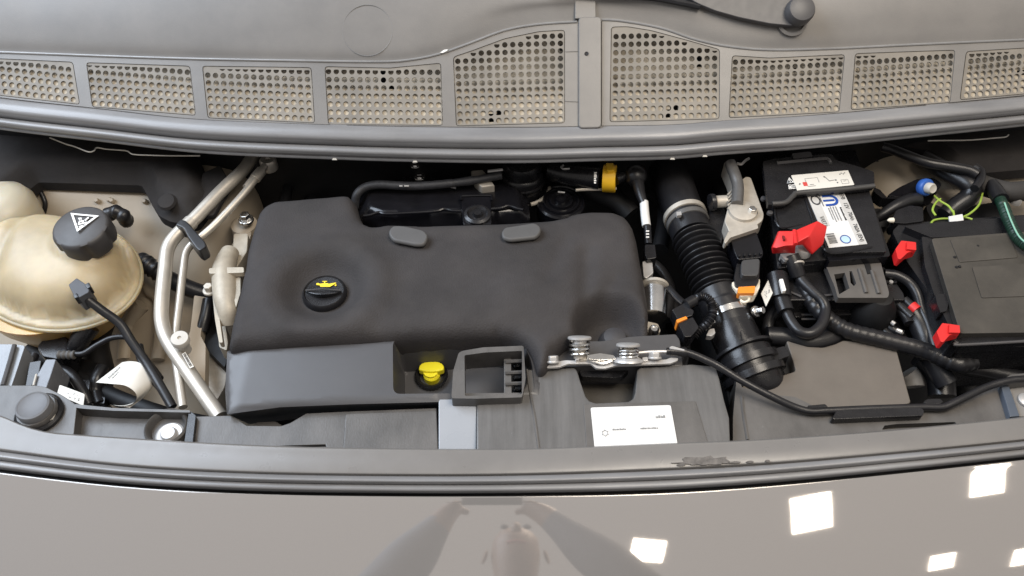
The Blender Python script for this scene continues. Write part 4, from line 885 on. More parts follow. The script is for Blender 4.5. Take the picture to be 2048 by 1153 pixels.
# bonnet latch
LT = thing('bonnet_latch', at(1225, 715, -.02), 'zinc plated bonnet latch with two coil springs on the front carrier', 'latch')
LZ = -.018; SA = Vector((0, .74, .67)).normalized(); SX = Vector((1, 0, 0)); SY = SA.cross(SX)
mk('plate', prism(rnd(KG(652, 556, 700, 532, 830, 508, 1022, 512, 1055, 545, 1110, 548, 1175, 522, 1340, 510, 1560, 503, 1590, 488, 1645, 492, 1642, 508, 1590, 530, 1200, 545, 1115, 568, 1055, 566, 1015, 533, 850, 533, 790, 556, 700, 562), 3, 3), LZ, .004), ZINC, LT, .0008)
def coil(c, r, h, turns, wr): return tube([c+SX*(r*math.cos(2*math.pi*turns*t))+SY*(r*math.sin(2*math.pi*turns*t))+SA*(h*t) for t in frange(0, 1, int(turns*22))], wr, n=8, steps=1)
def spring(px, py, rcap, hh, collar):
    c = at(px, py, LZ)
    mk('spring', coil(c+SA*.003, rcap*.82, hh-.009, 3.6, .0017), STEEL, LT)
    mk('spring_pin', lathe(c, [(rcap*.5, 0), (rcap*.5, hh-.004)], SA, 24), CAST, LT)
    mk('spring_cap', lathe(c+SA*(hh-.004), [(rcap*.9, -.001), (rcap, .0), (rcap, .0025), (rcap*.9, .0035), (.001, .0036)], SA, 32), ZINC, LT)
    if collar: mk('spring_collar', lathe(c+SA*(hh-.012), [(rcap*.6, 0), (rcap*.6, .008)], SA, 28), ZINC, LT)
spring(1159, 717, .0165, .031, True); spring(1256, 721, .0165, .024, False)
mk('spring_seat', lathe(at(1256, 724, LZ), [(.021, 0), (.020, .003), (.016, .0055), (.010, .006)], SA, 32), ZINC, LT)
for x, y in ((1105, 726), (1309, 718)): mk('bolt', bolt(at(x, y, LZ), .0085, .010, SA, 1.15), ZINC, LT, .0008)
mk('lever', prism(rnd(KG(985, 470, 1080, 455, 1180, 470, 1200, 500, 1100, 505, 990, 500), 3), LZ+.008, .003), STEEL, LT, .0006)
mk('hook', prism(rnd(KG(900, 455, 930, 450, 935, 500, 905, 508), 2), LZ+.006, .006), ZINC, LT, .0008)
mk('guide', prism(rnd(KG(930, 470, 1000, 470, 1000, 505, 935, 508), 2), LZ+.004, .004), CAST, LT, .0006)
mk('lever', ptube(KG(990, 505, 1060, 525, 1110, 530, 1170, 510), LZ+.002, .003, n=8), STEEL, LT)
mk('cable_eye', prism(rnd(KG(1385, 486, 1425, 482, 1430, 510, 1390, 514), 2), LZ+.004, .005), ZINC, LT, .0008)
mk('pull_wire', ptube(KG(1350, 455, 1450, 447, 1570, 445), LZ+.006, .0022, n=8), ZINC, LT)
# release cable
BC = thing('bonnet_cable', at(1620, 815, -.04), 'black bonnet release cable drooping across the front carrier to the right', 'cable')
mk('sheath', ptube([(1333, 703), (1372, 705), (1413, 721), (1440, 735), (1482, 761), (1542, 793), (1590, 815), (1621, 823), (1653, 822), (1745, 818), (1843, 815), (1884, 815), (1910, 805), (1970, 776), (2017, 762), (2060, 757), (2130, 745)], [-.012, -.012, -.014, -.016, -.022, -.03, -.038, -.04, -.04, -.04, -.04, -.04, -.038, -.034, -.03, -.028, -.028], .0052, n=12), HOSE, BC)
mk('ferrule', ptube([(1340, 703), (1372, 705)], [-.012, -.012], .0066, n=12), HOSE, BC)
mk('end_clip', prism(rnd(KG(1580, 415, 1600, 405, 1690, 430, 1690, 440, 1590, 425), 2), -.004, .004), ZINC, BC)

# ================================================================== air intake
IH = thing('intake_hose', at(1420, 540, -.09), 'corrugated black air intake hose between metal clamps right of the engine cover', 'hose')
PXI = [(1318, 300), (1338, 345), (1356, 395), (1371, 436), (1386, 474), (1402, 510), (1418, 548), (1432, 585), (1445, 615), (1456, 640), (1470, 672)]
ZI = [-.06, -.05, -.045, -.042, -.042, -.045, -.05, -.055, -.06, -.064, -.07]
mk('upper_duct', ptube(PXI[:5], ZI[:5], lambda t: .036-.004*t if t < .75 else .0335, n=36), HOSE, IH)
def cors(t): return .0315+.0050*math.sin(2*math.pi*10.5*t-1.2)
mk('corrugated_section', ptube(PXI[4:8], ZI[4:8], cors, n=40, steps=48), HOSE, IH, ang=70)
mk('lower_sleeve', ptube(PXI[7:], ZI[7:], lambda t: .033+.0012*(t > .3), n=36, steps=14), HOSE, IH)
def clampring(i, t, r, w, m_, name='clamp'):
    a, b_ = at(*PXI[i], ZI[i]), at(*PXI[i+1], ZI[i+1]); c = a.lerp(b_, t); d = (b_-a).normalized()
    mk(name, lathe(c-d*w/2, [(r-.002, 0), (r, .0006), (r, w-.0006), (r-.002, w)], d, 44), m_, IH)
    return c, d
clampring(3, -.05, .0362, .010, CAST); clampring(3, .32, .0355, .010, mat('worn_band', (.10, .095, .09), .4, var=.2), 'clamp_band')
c, d = clampring(8, .75, .0362, .011, STEEL)
mk('clamp_screw', bolt(at(1509, 624, -.045), .006, .016, (.5, -.3, .6)), STEEL, IH, .0005)
mk('clamp_ear', prism(rnd(KH(60, 375, 90, 370, 98, 400, 75, 420, 40, 415), 2), -.04, .01), ZINC, IH, .001)
mk('clamp_ear', prism(rnd(KH(60, 325, 85, 305, 100, 330, 75, 345), 2), -.036, .01), STEEL, IH, .001)
mk('clamp_screw', prism(rnd(KD(1655, 455, 1690, 450, 1695, 475, 1660, 482), 1), -.006, .006), ZINC, IH, .001)
# air filter box
AB = thing('air_filter_box', at(1650, 760, -.15), 'matt black air filter box with round inlet neck at the front right', 'air filter box')
PXN = [(1462, 655), (1474, 682), (1486, 707), (1499, 734), (1514, 764), (1532, 796)]; ZN = [-.066, -.07, -.074, -.079, -.092, -.125]
mk('neck', ptube(PXN, ZN, lambda t: .0355 if t < .36 else .041, n=40, steps=16), BLACK, AB, ang=50)
def ring(px, z, dpx, dz, r, w):
    a, b_ = at(*px, z), at(*dpx, dz); d = (b_-a).normalized(); return lathe(a, [(r-.006, 0), (r, .0008), (r, w-.0008), (r-.006, w)], d, 44)
mk('neck_ring', ring((1483, 702), -.073, (1499, 734), -.078, .0465, .006), BLACK, AB)
mk('neck_ring', ring((1493, 722), -.076, (1512, 762), -.084, .0465, .012), BLACK, AB)
mk('neck_ring', ring((1504, 745), -.08, (1512, 762), -.084, .0475, .012), BLACK, AB)
nq = Quad(*[at(*p, -.036) for p in KH(222, 370, 282, 360, 300, 480, 240, 490)])
m = M().add(nq.poly([(.45, .2), (.55, .2), (.62, .7), (.52, .7)], .0004)); m.add(nq.poly([(.36, .68), (.82, .66), (.66, .98)], .0004)); m.add(nq.rect(.25, .03, .6, .07, .0004))
mk('flow_arrow', m, DEEP, AB)
lidp = KH(545, 445, 600, 462, 680, 485, 780, 490, 850, 470, 905, 445, 1060, 460, 1180, 480, 1240, 492, 1335, 840, 1250, 870, 880, 900, 600, 860, 270, 800, 262, 735, 440, 690, 605, 640, 590, 580)
mk('lid', prism(rnd(lidp, 4, 2), -.066, .07), LID2, AB, .005, 3)
mk('catch', prism(rnd(KH(440, 520, 480, 495, 535, 480, 570, 540, 480, 575, 450, 600), 4), -.05, .03), BLACK, AB, .003)
mk('catch_well', prism(KH(440, 590, 580, 540, 605, 640, 440, 690), -.085, .02), DEEP, AB)
# dark body of the gearbox side under the hoses
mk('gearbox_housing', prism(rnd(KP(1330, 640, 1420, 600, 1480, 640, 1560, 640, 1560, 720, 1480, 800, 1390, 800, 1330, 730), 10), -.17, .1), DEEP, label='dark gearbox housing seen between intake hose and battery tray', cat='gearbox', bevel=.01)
for i, (px, z, r, lab) in enumerate((
        (KP(1335, 590, 1360, 640, 1365, 700, 1350, 760), -.12, .012, 'dark hose dropping behind the orange-clipped plug'),
        (KP(1290, 520, 1320, 540, 1340, 580, 1330, 640), -.1, .009, 'dark hose between the engine cover and the corrugated intake'),
        (KP(1250, 350, 1300, 380, 1330, 420, 1320, 500), -.11, .014, 'dark hose below the sensor lead boot'),
        (KP(1560, 640, 1590, 660, 1640, 690, 1700, 720, 1780, 740), -.13, .014, 'dark hose under the battery cable loop'),
        (KP(560, 330, 575, 370, 570, 410, 580, 460), -.1, .010, 'dark hose left behind the foam engine cover'),
        (KP(600, 330, 625, 375, 622, 420, 640, 460), -.13, .016, 'fat dark hose at the bulkhead left of the cam cover'),
        (KP(1400, 300, 1420, 330, 1440, 380, 1425, 440), -.1, .016, 'dark hose behind the cast actuator bracket'))):
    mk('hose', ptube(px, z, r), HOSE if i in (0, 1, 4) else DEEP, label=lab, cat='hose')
# ================================================================== cast bracket and actuator
CB = thing('actuator_bracket', at(1475, 420, -.05), 'cast aluminium bracket with black actuator between intake hose and battery', 'bracket')
mk('casting', prism(rnd(KE(262, 285, 290, 262, 322, 268, 405, 500, 398, 540, 350, 575, 190, 625, 155, 545, 185, 430, 255, 400), 5), -.005, .03), CAST, CB, .005, 3)
mk('arm', prism(rnd(KE(150, 172, 222, 162, 275, 300, 262, 340, 215, 345, 190, 260), 4), .004, .03), CAST, CB, .004, 3)
mk('lever', ptube(KE(190, 180, 222, 260, 240, 330, 235, 440), [.012, .01, .006, .002], .0095, n=14), mat('dull_lever', (.13, .125, .12), .45, metal=.4, var=.2), CB)
mk('boss', lathe(at(*KE(262, 510)[0], -.012), [(.024, 0), (.022, .012), (.014, .014)], n=30), CAST, CB)
mk('bolt', bolt(at(*KE(324, 498)[0], -.004), .0065, .012), STEEL, CB, .0005)
mk('stub', tube([at(*p, -.012) for p in KE(85, 425, 170, 420)], .010, n=20, smooth=False), CAST, CB, .001)
mk('stub_ring', tube([at(*p, -.012) for p in KE(62, 428, 92, 424)], .014, n=20, smooth=False), BLACK, CB, .001)
mk('shield', prism(rnd(KE(60, 440, 150, 450, 170, 540, 130, 700, 60, 560), 4), -.03, .03), BLACK, CB, .003)
mk('rib', prism(rnd(KE(180, 610, 360, 560, 370, 590, 190, 650, 160, 690, 150, 670), 3), -.002, .012), CAST, CB, .002)
for k in range(5):
    y = 350+k*22; mk('rib', tube([at(*p, -.002) for p in KE(175, y+30, 205+k*4, y)], .0016, n=6, smooth=False), CAST, CB)
mk('wire_hook', ptube(KE(232, 180, 262, 186, 285, 165, 310, 150), .01, .0022, n=8), ZINC, CB)
AC = thing('actuator', at(1498, 530, -.06), 'black actuator motor with an orange locking tab beside the battery', 'actuator')
mk('body', prism(rnd(KE(192, 640, 358, 612, 402, 740, 395, 775, 240, 790, 210, 720), 5), -.01, .05), GLOSS, AC, .004, 3)
mk('neck', prism(rnd(KE(240, 780, 385, 765, 372, 930, 350, 960, 225, 960, 215, 900), 6), -.02, .05), BLACK, AC, .005, 3)
mk('cap', prism(rnd(KE(262, 790, 380, 780, 370, 890, 260, 890), 8), -.012, .02), mat('grey_motor_cap', (.055, .054, .054), .4), AC, .004, 3)
for k in range(5): mk('lug', prism(KE(240+34*k, 752-3*k, 255+34*k, 750-3*k, 258+34*k, 765-3*k, 243+34*k, 767-3*k), -.006, .01), BLACK, AC, .0008)
mk('plug_shell', prism(rnd(KE(200, 930, 380, 910, 378, 965, 350, 1015, 250, 1022, 232, 985, 205, 960), 4), -.024, .016), IVORY, AC, .002)
mk('locking_tab', prism(rnd(KE(242, 962, 350, 955, 345, 1000, 240, 1002), 2), -.018, .016), ORA, AC, .0015)
mk('loop_clip', ptube(KE(250, 1025, 300, 1020, 308, 1045, 280, 1058, 255, 1045), -.03, .002, n=8), IVORY, AC)

# ================================================================== battery
BT = thing('battery', at(1650, 450, -.2), 'black car battery with white printed label right of the intake hose', 'battery')
BTZ = .0
mk('case', prism(rnd(KE(400, 130, 980, 90, 1205, 765, 490, 845), 4), BTZ-.022, .16), BLACK, BT, .004)
mk('lid', prism(rnd(KE(440, 300, 1050, 270, 1180, 740, 800, 745, 775, 640, 500, 580, 470, 430), 4), BTZ, .024), BLACK, BT, .003)
mk('lid_step', prism(rnd(KE(498, 600, 770, 590, 805, 790, 512, 815), 4), BTZ-.014, .012), BLACK, BT, .003)
mk('front_ledge', prism(rnd(KE(800, 752, 1190, 712, 1200, 768, 815, 800), 3), BTZ-.008, .02), GLOSS, BT, .0025)
mk('lid_rib', ptube(KE(470, 440, 500, 580, 640, 565), BTZ, .0018, n=6), BLACK, BT)
mk('lid_rib', ptube(KE(655, 370, 700, 500, 800, 735, 1085, 708), BTZ+.0005, .0022, n=6), BLACK, BT)
for p in KE(400, 410, 440, 500, 490, 545, 930, 745): mk('vent_plug', lathe(at(*p, BTZ-.006), [(.005, 0), (.0045, .004), (.001, .0045)], n=14), SATIN, BT)
hdl = KE(395, 170, 480, 150, 830, 120, 860, 160, 1000, 200, 1100, 232, 1104, 325, 900, 345, 625, 366, 590, 385, 545, 428, 430, 442)
mk('cover_flap', prism(rnd(hdl, 4), BTZ+.014, .010), BLACK, BT, .003)
mk('flap_edge', ptube(KE(455, 437, 540, 428, 590, 385, 630, 366, 900, 345, 1100, 324), BTZ+.012, .0042, n=10), mat('flap_edge_grey', (.05, .048, .046), .45), BT)
mk('flap_ridge', ptube(KE(485, 180, 640, 165, 780, 152, 812, 158, 826, 180), BTZ+.015, .0028, n=8), SATIN, BT)
mk('carry_slot', prism(rnd(KE(580, 118, 700, 105, 712, 135, 590, 150), 3), BTZ+.016, .004), SATIN, BT, .001)
tri_q = Quad(*[at(*p, BTZ+.0146) for p in KE(530, 270, 600, 262, 615, 345, 545, 352)])
m = tri(tri_q, [(.45, .05), (.80, .46), (.15, .5)], .30); m.add(tri_q.poly([(.42, .2), (.5, .2), (.52, .4), (.46, .4)])); mk('warning_mark', m, WPRINT, BT)
m = M()
for a in ((.25, .62, .52, .66), (.25, .90, .52, .94), (.25, .66, .29, .90), (.48, .66, .52, .90), (.56, .62, .60, .94), (.56, .62, .85, .66), (.56, .9, .85, .94), (.66, .7, .70, .86), (.76, .7, .8, .86), (.32, .72, .46, .86)): m.add(tri_q.rect(*a))
mk('manual_mark', m, WPRINT, BT)
q1 = Quad(*[at(*p, BTZ+.0148) for p in KE(575, 258, 935, 226, 975, 318, 615, 356)])
L1 = mk('instruction_label', q1.poly(rnd([(0, 0), (1, 0), (1, 1), (0, 1)], .03), .0006, .0008), PAPER, BT, label='white label with a small red square')
mk('red_square', q1.rect(.14, .52, .21, .76, .0012), REDI, L1)
m = M()
for cu, cv, r in ((.545, .30, .014), (.72, .58, .014), (.73, .75, .013)): m.add(q1.poly([(cu+r*math.cos(a), cv+3.2*r*math.sin(a)) for a in frange(0, 5.7, 9)], .0012))
m.add(q1.poly([(.555, .32), (.60, .6), (.605, .58), (.56, .3)], .0012)); m.add(q1.poly([(.60, .58), (.70, .56), (.70, .58), (.60, .61)], .0012))
for u, v_ in ((.82, .2), (.85, .14), (.88, .2), (.91, .14), (.07, .60), (.08, .56)): m.add(q1.rect(u, v_, u+.018, v_+.05, .0012))
mk('wiring_diagram', m, INKG, L1, kind='stuff')
m = M()
for u0, v0, u1, v1 in ((.2, .8, .34, .82), (.25, .70, .32, .72), (.2, .30, .42, .31), (.2, .31, .205, .5), (.42, .31, .425, .62), (.8, .6, .92, .61), (.8, .86, .92, .87), (.8, .6, .804, .86), (.92, .6, .924, .87), (.84, .68, .89, .7)): m.add(q1.rect(u0, v0, u1, v1, .0012))
mk('faint_diagram', m, INKF, L1, kind='stuff')
q2 = Quad(*[at(*p, BTZ+.0006) for p in KE(672, 378, 905, 360, 1056, 692, 815, 716)])
L2 = mk('rating_label', q2.poly([(0, 0), (1, 0), (1, 1), (0, 1)], .0006, .0008), WHITE, BT, label='tall white rating label with blue logo')
mk('grey_band', M().add(q2.rect(.78, 0, 1, 1, .0010)).add(q2.rect(0, .0, .26, .62, .0010)), LGREY, L2)
mk('rating', text(q2, 'EFB   12V   70Ah   760A (EN)',   .82, .05, .14, .90, (0, 1), (1, 0), .0016, bold=.008), INK, L2)
mk('ring_logo', q2.ring(.17, .13, .125, .095, .28, .0014), INK, L2)
# blue logo: an m turned on its side, letter tops to the right
m = M().add(q2.ring(.56, .155, .20, .105, .36, .0014, -90, 90)).add(q2.rect(.38, .050, .57, .086, .0014)).add(q2.rect(.36, .138, .66, .172, .0014)).add(q2.rect(.38, .224, .57, .260, .0014))
mk('blue_logo', m, BLUEI, L2)
mk('small_print', marks(q2, .30, .02, .028, .23, (0, 1), (1, 0), .0014, 16, 5), INKG, L2, kind='stuff')
mk('lettering', text(q2, 'VARTA', .08, .44, .12, .20, (0, 1), (1, 0), .0016, bold=.01), INKG, L2)
mk('small_print', marks(q2, .71, .30, .05, .24, (0, 1), (1, 0), .0014, 13, 6), INK, L2, kind='stuff')
for u, v_, w_ in ((.60, .28, .27), (.53, .28, .25), (.46, .26, .30), (.40, .30, .22)): mk('small_print', marks(q2, u, v_, .028, w_, (0, 1), (1, 0), .0014, 18, int(u*100)), INKF, L2, kind='stuff')
m = M(); rr_ = random.Random(2); v0 = .76
while v0 < .92: h_ = rr_.uniform(.006, .018); m.add(q2.rect(.06, v0, .27, v0+h_, .0012)); v0 += h_+rr_.uniform(.006, .014)
mk('barcode', m, INKG, L2, kind='stuff')
mk('round_emblem', M().add(q2.ring(.50, .885, .135, .075, .16, .0014)), BLUEI, L2)
mk('emblem_fill', M().add(q2.poly([(.50+.11*math.cos(a), .885+.06*math.sin(a)) for a in frange(0, 6, 20)], .0012)), SKYI, L2)
# terminal cover and cable
TCV = thing('terminal_cover', at(1600, 480, 0), 'folded bright red plastic cover over the battery terminal', 'terminal cover')
def zred(p): 
    return .030
tl = [at(*p, z) for p, z in zip(KE(597, 605, 745, 542, 805, 578, 795, 632, 780, 690, 712, 752, 655, 690, 600, 690), (.028, .030, .022, .020, .010, .004, .018, .024))]
tcx_ = at(*KE(690, 640)[0], .032)
V = tl+[tcx_]; F = [(i, (i+1) % 8, 8) for i in range(8)]
mk('lid', thick((V, F), (0, .002, -.006)), RED, TCV, .0018)
tl = [at(*p, z) for p, z in zip(KE(500, 608, 592, 608, 608, 695, 605, 720, 545, 700, 480, 715, 458, 712), (.028, .030, .026, .018, .024, .020, .012))]
bl = [at(*p, z) for p, z in zip(KE(605, 750, 540, 745, 505, 748, 462, 750), (.002, .002, .0, -.004))]
V = tl+bl; F = [(0, 1, 2, 4), (0, 4, 5, 6), (2, 3, 4), (4, 3, 7, 8), (5, 4, 8, 9), (6, 5, 9, 10)]
mk('skirt', thick((V, F), (0, .004, -.005)), RED, TCV, .0015)
mk('hinge', tube([at(*p, .028) for p in KE(596, 606, 606, 692)], .003, n=10, smooth=False), RED, TCV)
mk('slot', prism(KE(522, 635, 536, 640, 540, 662, 530, 660), .0295, .004), mat('dark_red', (.16, .008, .008), .6), TCV)
BCB = thing('battery_cable', at(1610, 570, -.04), 'black battery cable with metal terminal clamp looping below the red cover', 'cable')
mk('terminal_post', lathe(at(*KE(645, 748)[0], -.012), [(.0125, 0), (.0125, .012), (.011, .014), (.001, .0142)], n=28), ZINC, BCB)
mk('clamp', prism(rnd(KE(505, 752, 600, 745, 612, 775, 540, 790), 3), -.008, .012), ZINC, BCB, .0015)
mk('boot', ptube(KE(575, 765, 600, 830, 620, 890), [-.012, -.02, -.03], lambda t: .0125-.001*t, n=16), HOSE, BCB)
mk('tie', ptube(KE(600, 815, 603, 826), [-.019, -.02], .0138, n=16), CAPW, BCB)
mk('cable', ptube(KE(620, 880, 650, 930, 720, 1000)+KH(775, 200, 792, 260, 770, 345, 705, 400, 630, 390, 570, 320, 530, 220, 495, 110), [-.03, -.032, -.034, -.036, -.04, -.042, -.044, -.046, -.046, -.044, -.042], .0082, n=14), HOSE, BCB)
mk('sleeve', ptube(KH(545, 270, 520, 200, 495, 110, 490, 60), [-.043, -.042, -.04, -.04], .0125, n=14), BLACK, BCB)
WH = thing('wiring_harness', at(1750, 690, -.08), 'thick black wiring harness running from the battery to the right front corner', 'cable')
mk('trunk', ptube(KH(640, 70, 690, 170, 745, 250, 840, 335, 950, 390, 1150, 440, 1400, 505, 1560, 570, 1640, 598, 1720, 585), [-.04, -.046, -.05, -.054, -.056, -.058, -.06, -.06, -.06, -.065], lambda t: .0125+.0006*math.sin(t*160), n=14, steps=12), HOSE, WH)
mk('branch', ptube(KH(1400, 520, 1600, 600, 1800, 640, 2048, 690, 2200, 700), [-.08, -.085, -.09, -.09, -.09], .012), HOSE, WH)
mk('branch', ptube(KH(420, 420, 560, 430, 680, 460, 800, 440, 900, 390), -.075, .015), HOSE, WH)
# tray parts in front of the battery
BH = thing('battery_holder', at(1720, 570, -.06), 'slotted grey plastic battery holder bracket below the battery label', 'bracket')
mk('plate', prism(rnd(KE(792, 818, 1140, 798, 1196, 1000, 1188, 1030, 870, 1030, 852, 962), 4), -.022, .012, holes=[KE(848, 882, 915, 872, 945, 970, 880, 1008), KE(945, 862, 960, 862, 988, 940, 972, 956, 952, 935)]), mat('holder_grey', (.075, .07, .066), .5, var=.12, dust=.12), BH, .002)
mk('rib', ptube(KE(1005, 850, 1050, 1000), -.021, .003, n=8), MATS['holder_grey'], BH); mk('rib', ptube(KE(1085, 860, 1130, 1005), -.021, .003, n=8), MATS['holder_grey'], BH)
mk('notch', prism(KE(1040, 815, 1075, 812, 1085, 870, 1060, 878), -.0205, .003), DEEP, BH)
RM = thing('relay_module', at(1660, 590, -.1), 'black ribbed relay module stacked under the battery holder', 'relay box')
mk('top', prism(rnd(KE(515, 855, 1165, 830, 1290, 1000, 1298, 1045, 565, 1045), 4), -.042, .03), BLACK, RM, .003)
mk('middle', prism(rnd(KH(560, 170, 1200, 165, 1270, 270, 600, 300), 4), -.072, .03), BLACK, RM, .003)
mk('lower', prism(rnd(KH(600, 260, 1100, 260, 1150, 380, 640, 380), 4), -.1, .03), BLACK, RM, .003)
for x0, y0, x1, y1, z in ((765, 165, 845, 158, -.04), (780, 195, 845, 188, -.044), (640, 285, 720, 285, -.07), (640, 312, 740, 312, -.07), (800, 235, 1000, 235, -.07), (870, 330, 940, 320, -.09), (660, 350, 800, 350, -.098), (900, 345, 935, 342, -.09), (570, 140, 640, 170, -.04)):
    mk('rib', tube([at(*p, z) for p in KH(x0, y0, x1, y1)], .0018, n=6, smooth=False), SATIN, RM)
for k in range(6): mk('terminal', lathe(at(*KE(1180+25*(k % 3), 905+30*(k//3))[0], -.041), [(.0035, 0), (.003, .003), (.001, .003)], n=10), ZINC if k in (1, 4) else BLACK, RM)
mk('dark_knob', lathe(at(*KH(1090, 260)[0], -.07), [(.034, -.03), (.034, 0), (.030, .016), (.022, .03), (.018, .036), (.002, .038)], n=28), DEEP, RM)
SB = thing('labelled_plug', at(1550, 590, -.08), 'round black plug with a small white label beside the relay module', 'connector')
mk('plug', ptube(KH(485, 40, 500, 120, 510, 180), [-.035, -.038, -.042], .0165, n=24), BLACK, SB)
mk('tab', prism(rnd(KH(500, 58, 525, 56, 546, 130, 522, 136), 2), -.018, .006), WPRINT, SB, .0006)
lq = Quad(*[at(*p, -.032) for p in KH(436, 55, 468, 130, 418, 230, 386, 150)])
mk('label', lq.poly([(0, 0), (1, 0), (1, 1), (0, 1)], 0, .0012), PAPER, SB)
m = M(); rr_ = random.Random(6)
for k in range(16): a, b_ = rr_.uniform(.15, .7), rr_.uniform(.2, .8); m.add(lq.rect(a, b_, a+rr_.uniform(.05, .15), b_+.025))
mk('print', m, INKF, SB, kind='stuff')
mk('hose', ptube(KH(480, 250, 440, 310, 430, 380, 450, 430), [-.07, -.075, -.08, -.09], .009), HOSE, label='short dark hose left of the battery cable loop', cat='hose')
mk('charge_cable', ptube(KH(1165, 25, 1240, 35, 1320, 80, 1370, 150, 1400, 250, 1440, 340, 1480, 470, 1500, 540), [-.035, -.034, -.036, -.04, -.05, -.055, -.06, -.065], .0075, n=12), HOSE, label='thin black cable arching right of the relay module', cat='cable')
FW = thing('fused_leads', at(1815, 630, -.08), 'bundle of dark leads with one red sleeve left of the fuse box', 'cable')
for k, (px, zz_) in enumerate(((KH(1230, 200, 1290, 255, 1340, 300), -.055), (KH(1290, 190, 1330, 225, 1365, 260), -.05), (KH(1160, 330, 1220, 380, 1280, 410), -.075), (KH(1140, 350, 1190, 410, 1240, 440), -.08), (KH(1240, 230, 1300, 300, 1320, 340), -.06))):
    mk('lead', ptube(px, zz_, .0072, n=12), HOSE, FW)
mk('red_sleeve', ptube(KH(1335, 228, 1370, 258), -.049, .0084, n=14), RED, FW)
for px in (KH(1210, 330, 1230, 345), KH(1240, 380, 1275, 395)): mk('crimp', ptube(px, -.062, .0034, n=8), ZINC, FW)
mk('bundle', ptube(KH(1330, 260, 1380, 330, 1420, 420, 1450, 520, 1500, 620, 1560, 720), [-.06, -.065, -.07, -.08, -.09, -.1], .0165), HOSE, FW)
mk('fat_hose', ptube(KH(1400, 540, 1480, 620, 1520, 700, 1530, 800), [-.1, -.11, -.12, -.13], .02), HOSE, label='fat black hose below the harness near the right front corner', cat='hose')
mk('pale_hose', ptube(KH(1310, 650, 1340, 690, 1350, 740), [-.12, -.125, -.13], .016), mat('pale_grey_rubber', (.22, .21, .2), .6), label='pale grey hose stub beside the air filter box', cat='hose')
mk('dark_hose', ptube(KH(1600, 560, 1640, 640, 1700, 720, 1720, 800), [-.13, -.13, -.14, -.15], .022), DEEP, label='dark hose in the right front corner below the fuse box', cat='hose')

# ================================================================== fuse box
FB = thing('fuse_box', at(1960, 580, -.12), 'large dark fuse box with flat dusty lid at the right edge', 'fuse box')
mk('base', prism(rnd(KE(1215, 610, 1260, 562, 1480, 545, 1900, 515, 2400, 480, 2400, 1330, 1640, 1350, 1560, 1150, 1300, 790), 5), -.024, .1), BLACK, FB, .005)
mk('side_wall', prism(rnd(KE(1400, 640, 1470, 650, 1660, 1250, 1655, 1320, 1600, 1300, 1560, 1180, 1480, 1010, 1420, 830), 4), -.012, .06), BLACK, FB, .004)
mk('lid', prism(rnd(KE(1462, 655, 1900, 622, 2400, 590, 2400, 1245, 1645, 1255), 6), -.002, .02), LIDM, FB, .004, 3)
mk('lid_back', prism(rnd(KE(1290, 578, 1480, 556, 1900, 525, 2400, 490, 2400, 600, 1900, 630, 1465, 650), 5), -.010, .02), BLACK, FB, .004)
mk('lid_panel', prism(rnd(KE(1580, 660, 1960, 630, 2010, 775, 1640, 805), 4), -.0006, .003), LIDM, FB, .0012)
mk('lid_panel', prism(rnd(KE(1720, 835, 2048, 815, 2300, 800, 2330, 1010, 1780, 1030), 4), -.0008, .003), LIDM, FB, .001)
mk('front_lip', prism(rnd(KH(1610, 420, 1660, 405, 2250, 388, 2250, 440, 1650, 478), 4), -.012, .02), BLACK, FB, .003)
mk('front_lip_edge', ptube(KH(1625, 462, 1660, 474, 2250, 440), -.013, .0022, n=8), SATIN, FB)
mk('catch', prism(rnd(KH(1485, 155, 1560, 150, 1572, 215, 1560, 260, 1520, 270, 1500, 220), 3), -.008, .02), BLACK, FB, .003)
for x, y in ((1610, 775), (1640, 835), (1620, 838), (1755, 705)): mk('pip', lathe(at(*KE(x, y)[0], -.002), [(.0025, 0), (.002, .0016), (.0005, .0018)], n=10), DEEP, FB)
mk('red_tab', prism(rnd(KE(1235, 722, 1272, 668, 1365, 678, 1368, 728, 1312, 745, 1268, 787, 1250, 782), 2), .002, .016), RED, FB, .002)
mk('red_tab_fold', prism(rnd(KE(1308, 676, 1366, 681, 1366, 728, 1306, 722), 1), .006, .008), RED, FB, .0015)
mk('red_tab', prism(rnd(KH(1495, 388, 1532, 335, 1640, 350, 1646, 398, 1580, 412, 1540, 457, 1520, 452), 2), .002, .016), RED, FB, .002)
mk('red_tab_fold', prism(rnd(KH(1576, 342, 1641, 352, 1644, 398, 1574, 396), 1), .006, .008), RED, FB, .0015)
# ================================================================== plugs and hoses in the right rear corner
mk('vacuum_hose', ptube(KE(1150, 75, 1220, 95, 1320, 135, 1450, 180, 1600, 205, 1700, 225, 1750, 250), [.0, .0, .002, .004, .006, .006, .004], .0085, n=14), HOSE, label='black hose sweeping along the right rear corner below the cowl', cat='hose')
mk('thick_hose', ptube(KE(1400, 150, 1500, 200, 1600, 255, 1690, 310, 1720, 350, 1690, 400, 1620, 450, 1550, 510), [-.02, -.02, -.018, -.016, -.02, -.03, -.04, -.05], .0155, n=16), HOSE, label='thick black hose turning down behind the fuse box', cat='hose')
mk('hose_strap', ptube(KE(1735, 205, 1775, 235, 1770, 290, 1735, 340), .002, .007, n=12), HOSE, label='black strap wrapped round the hoses in the right rear corner', cat='strap')
mk('wire_bundle', ptube(KE(1760, 310, 1850, 340, 1950, 360, 2050, 355, 2200, 345), [-.02, -.018, -.016, -.016, -.016], .017, n=16), mat('taped_bundle', (.035, .032, .03), .75, bump=.4, bscale=300), label='taped dark wire bundle at the right edge above the green conduit', cat='cable')
GC = thing('green_conduit', at(2010, 440, -.03), 'green ribbed conduit curving down at the right edge onto the fuse box', 'conduit')
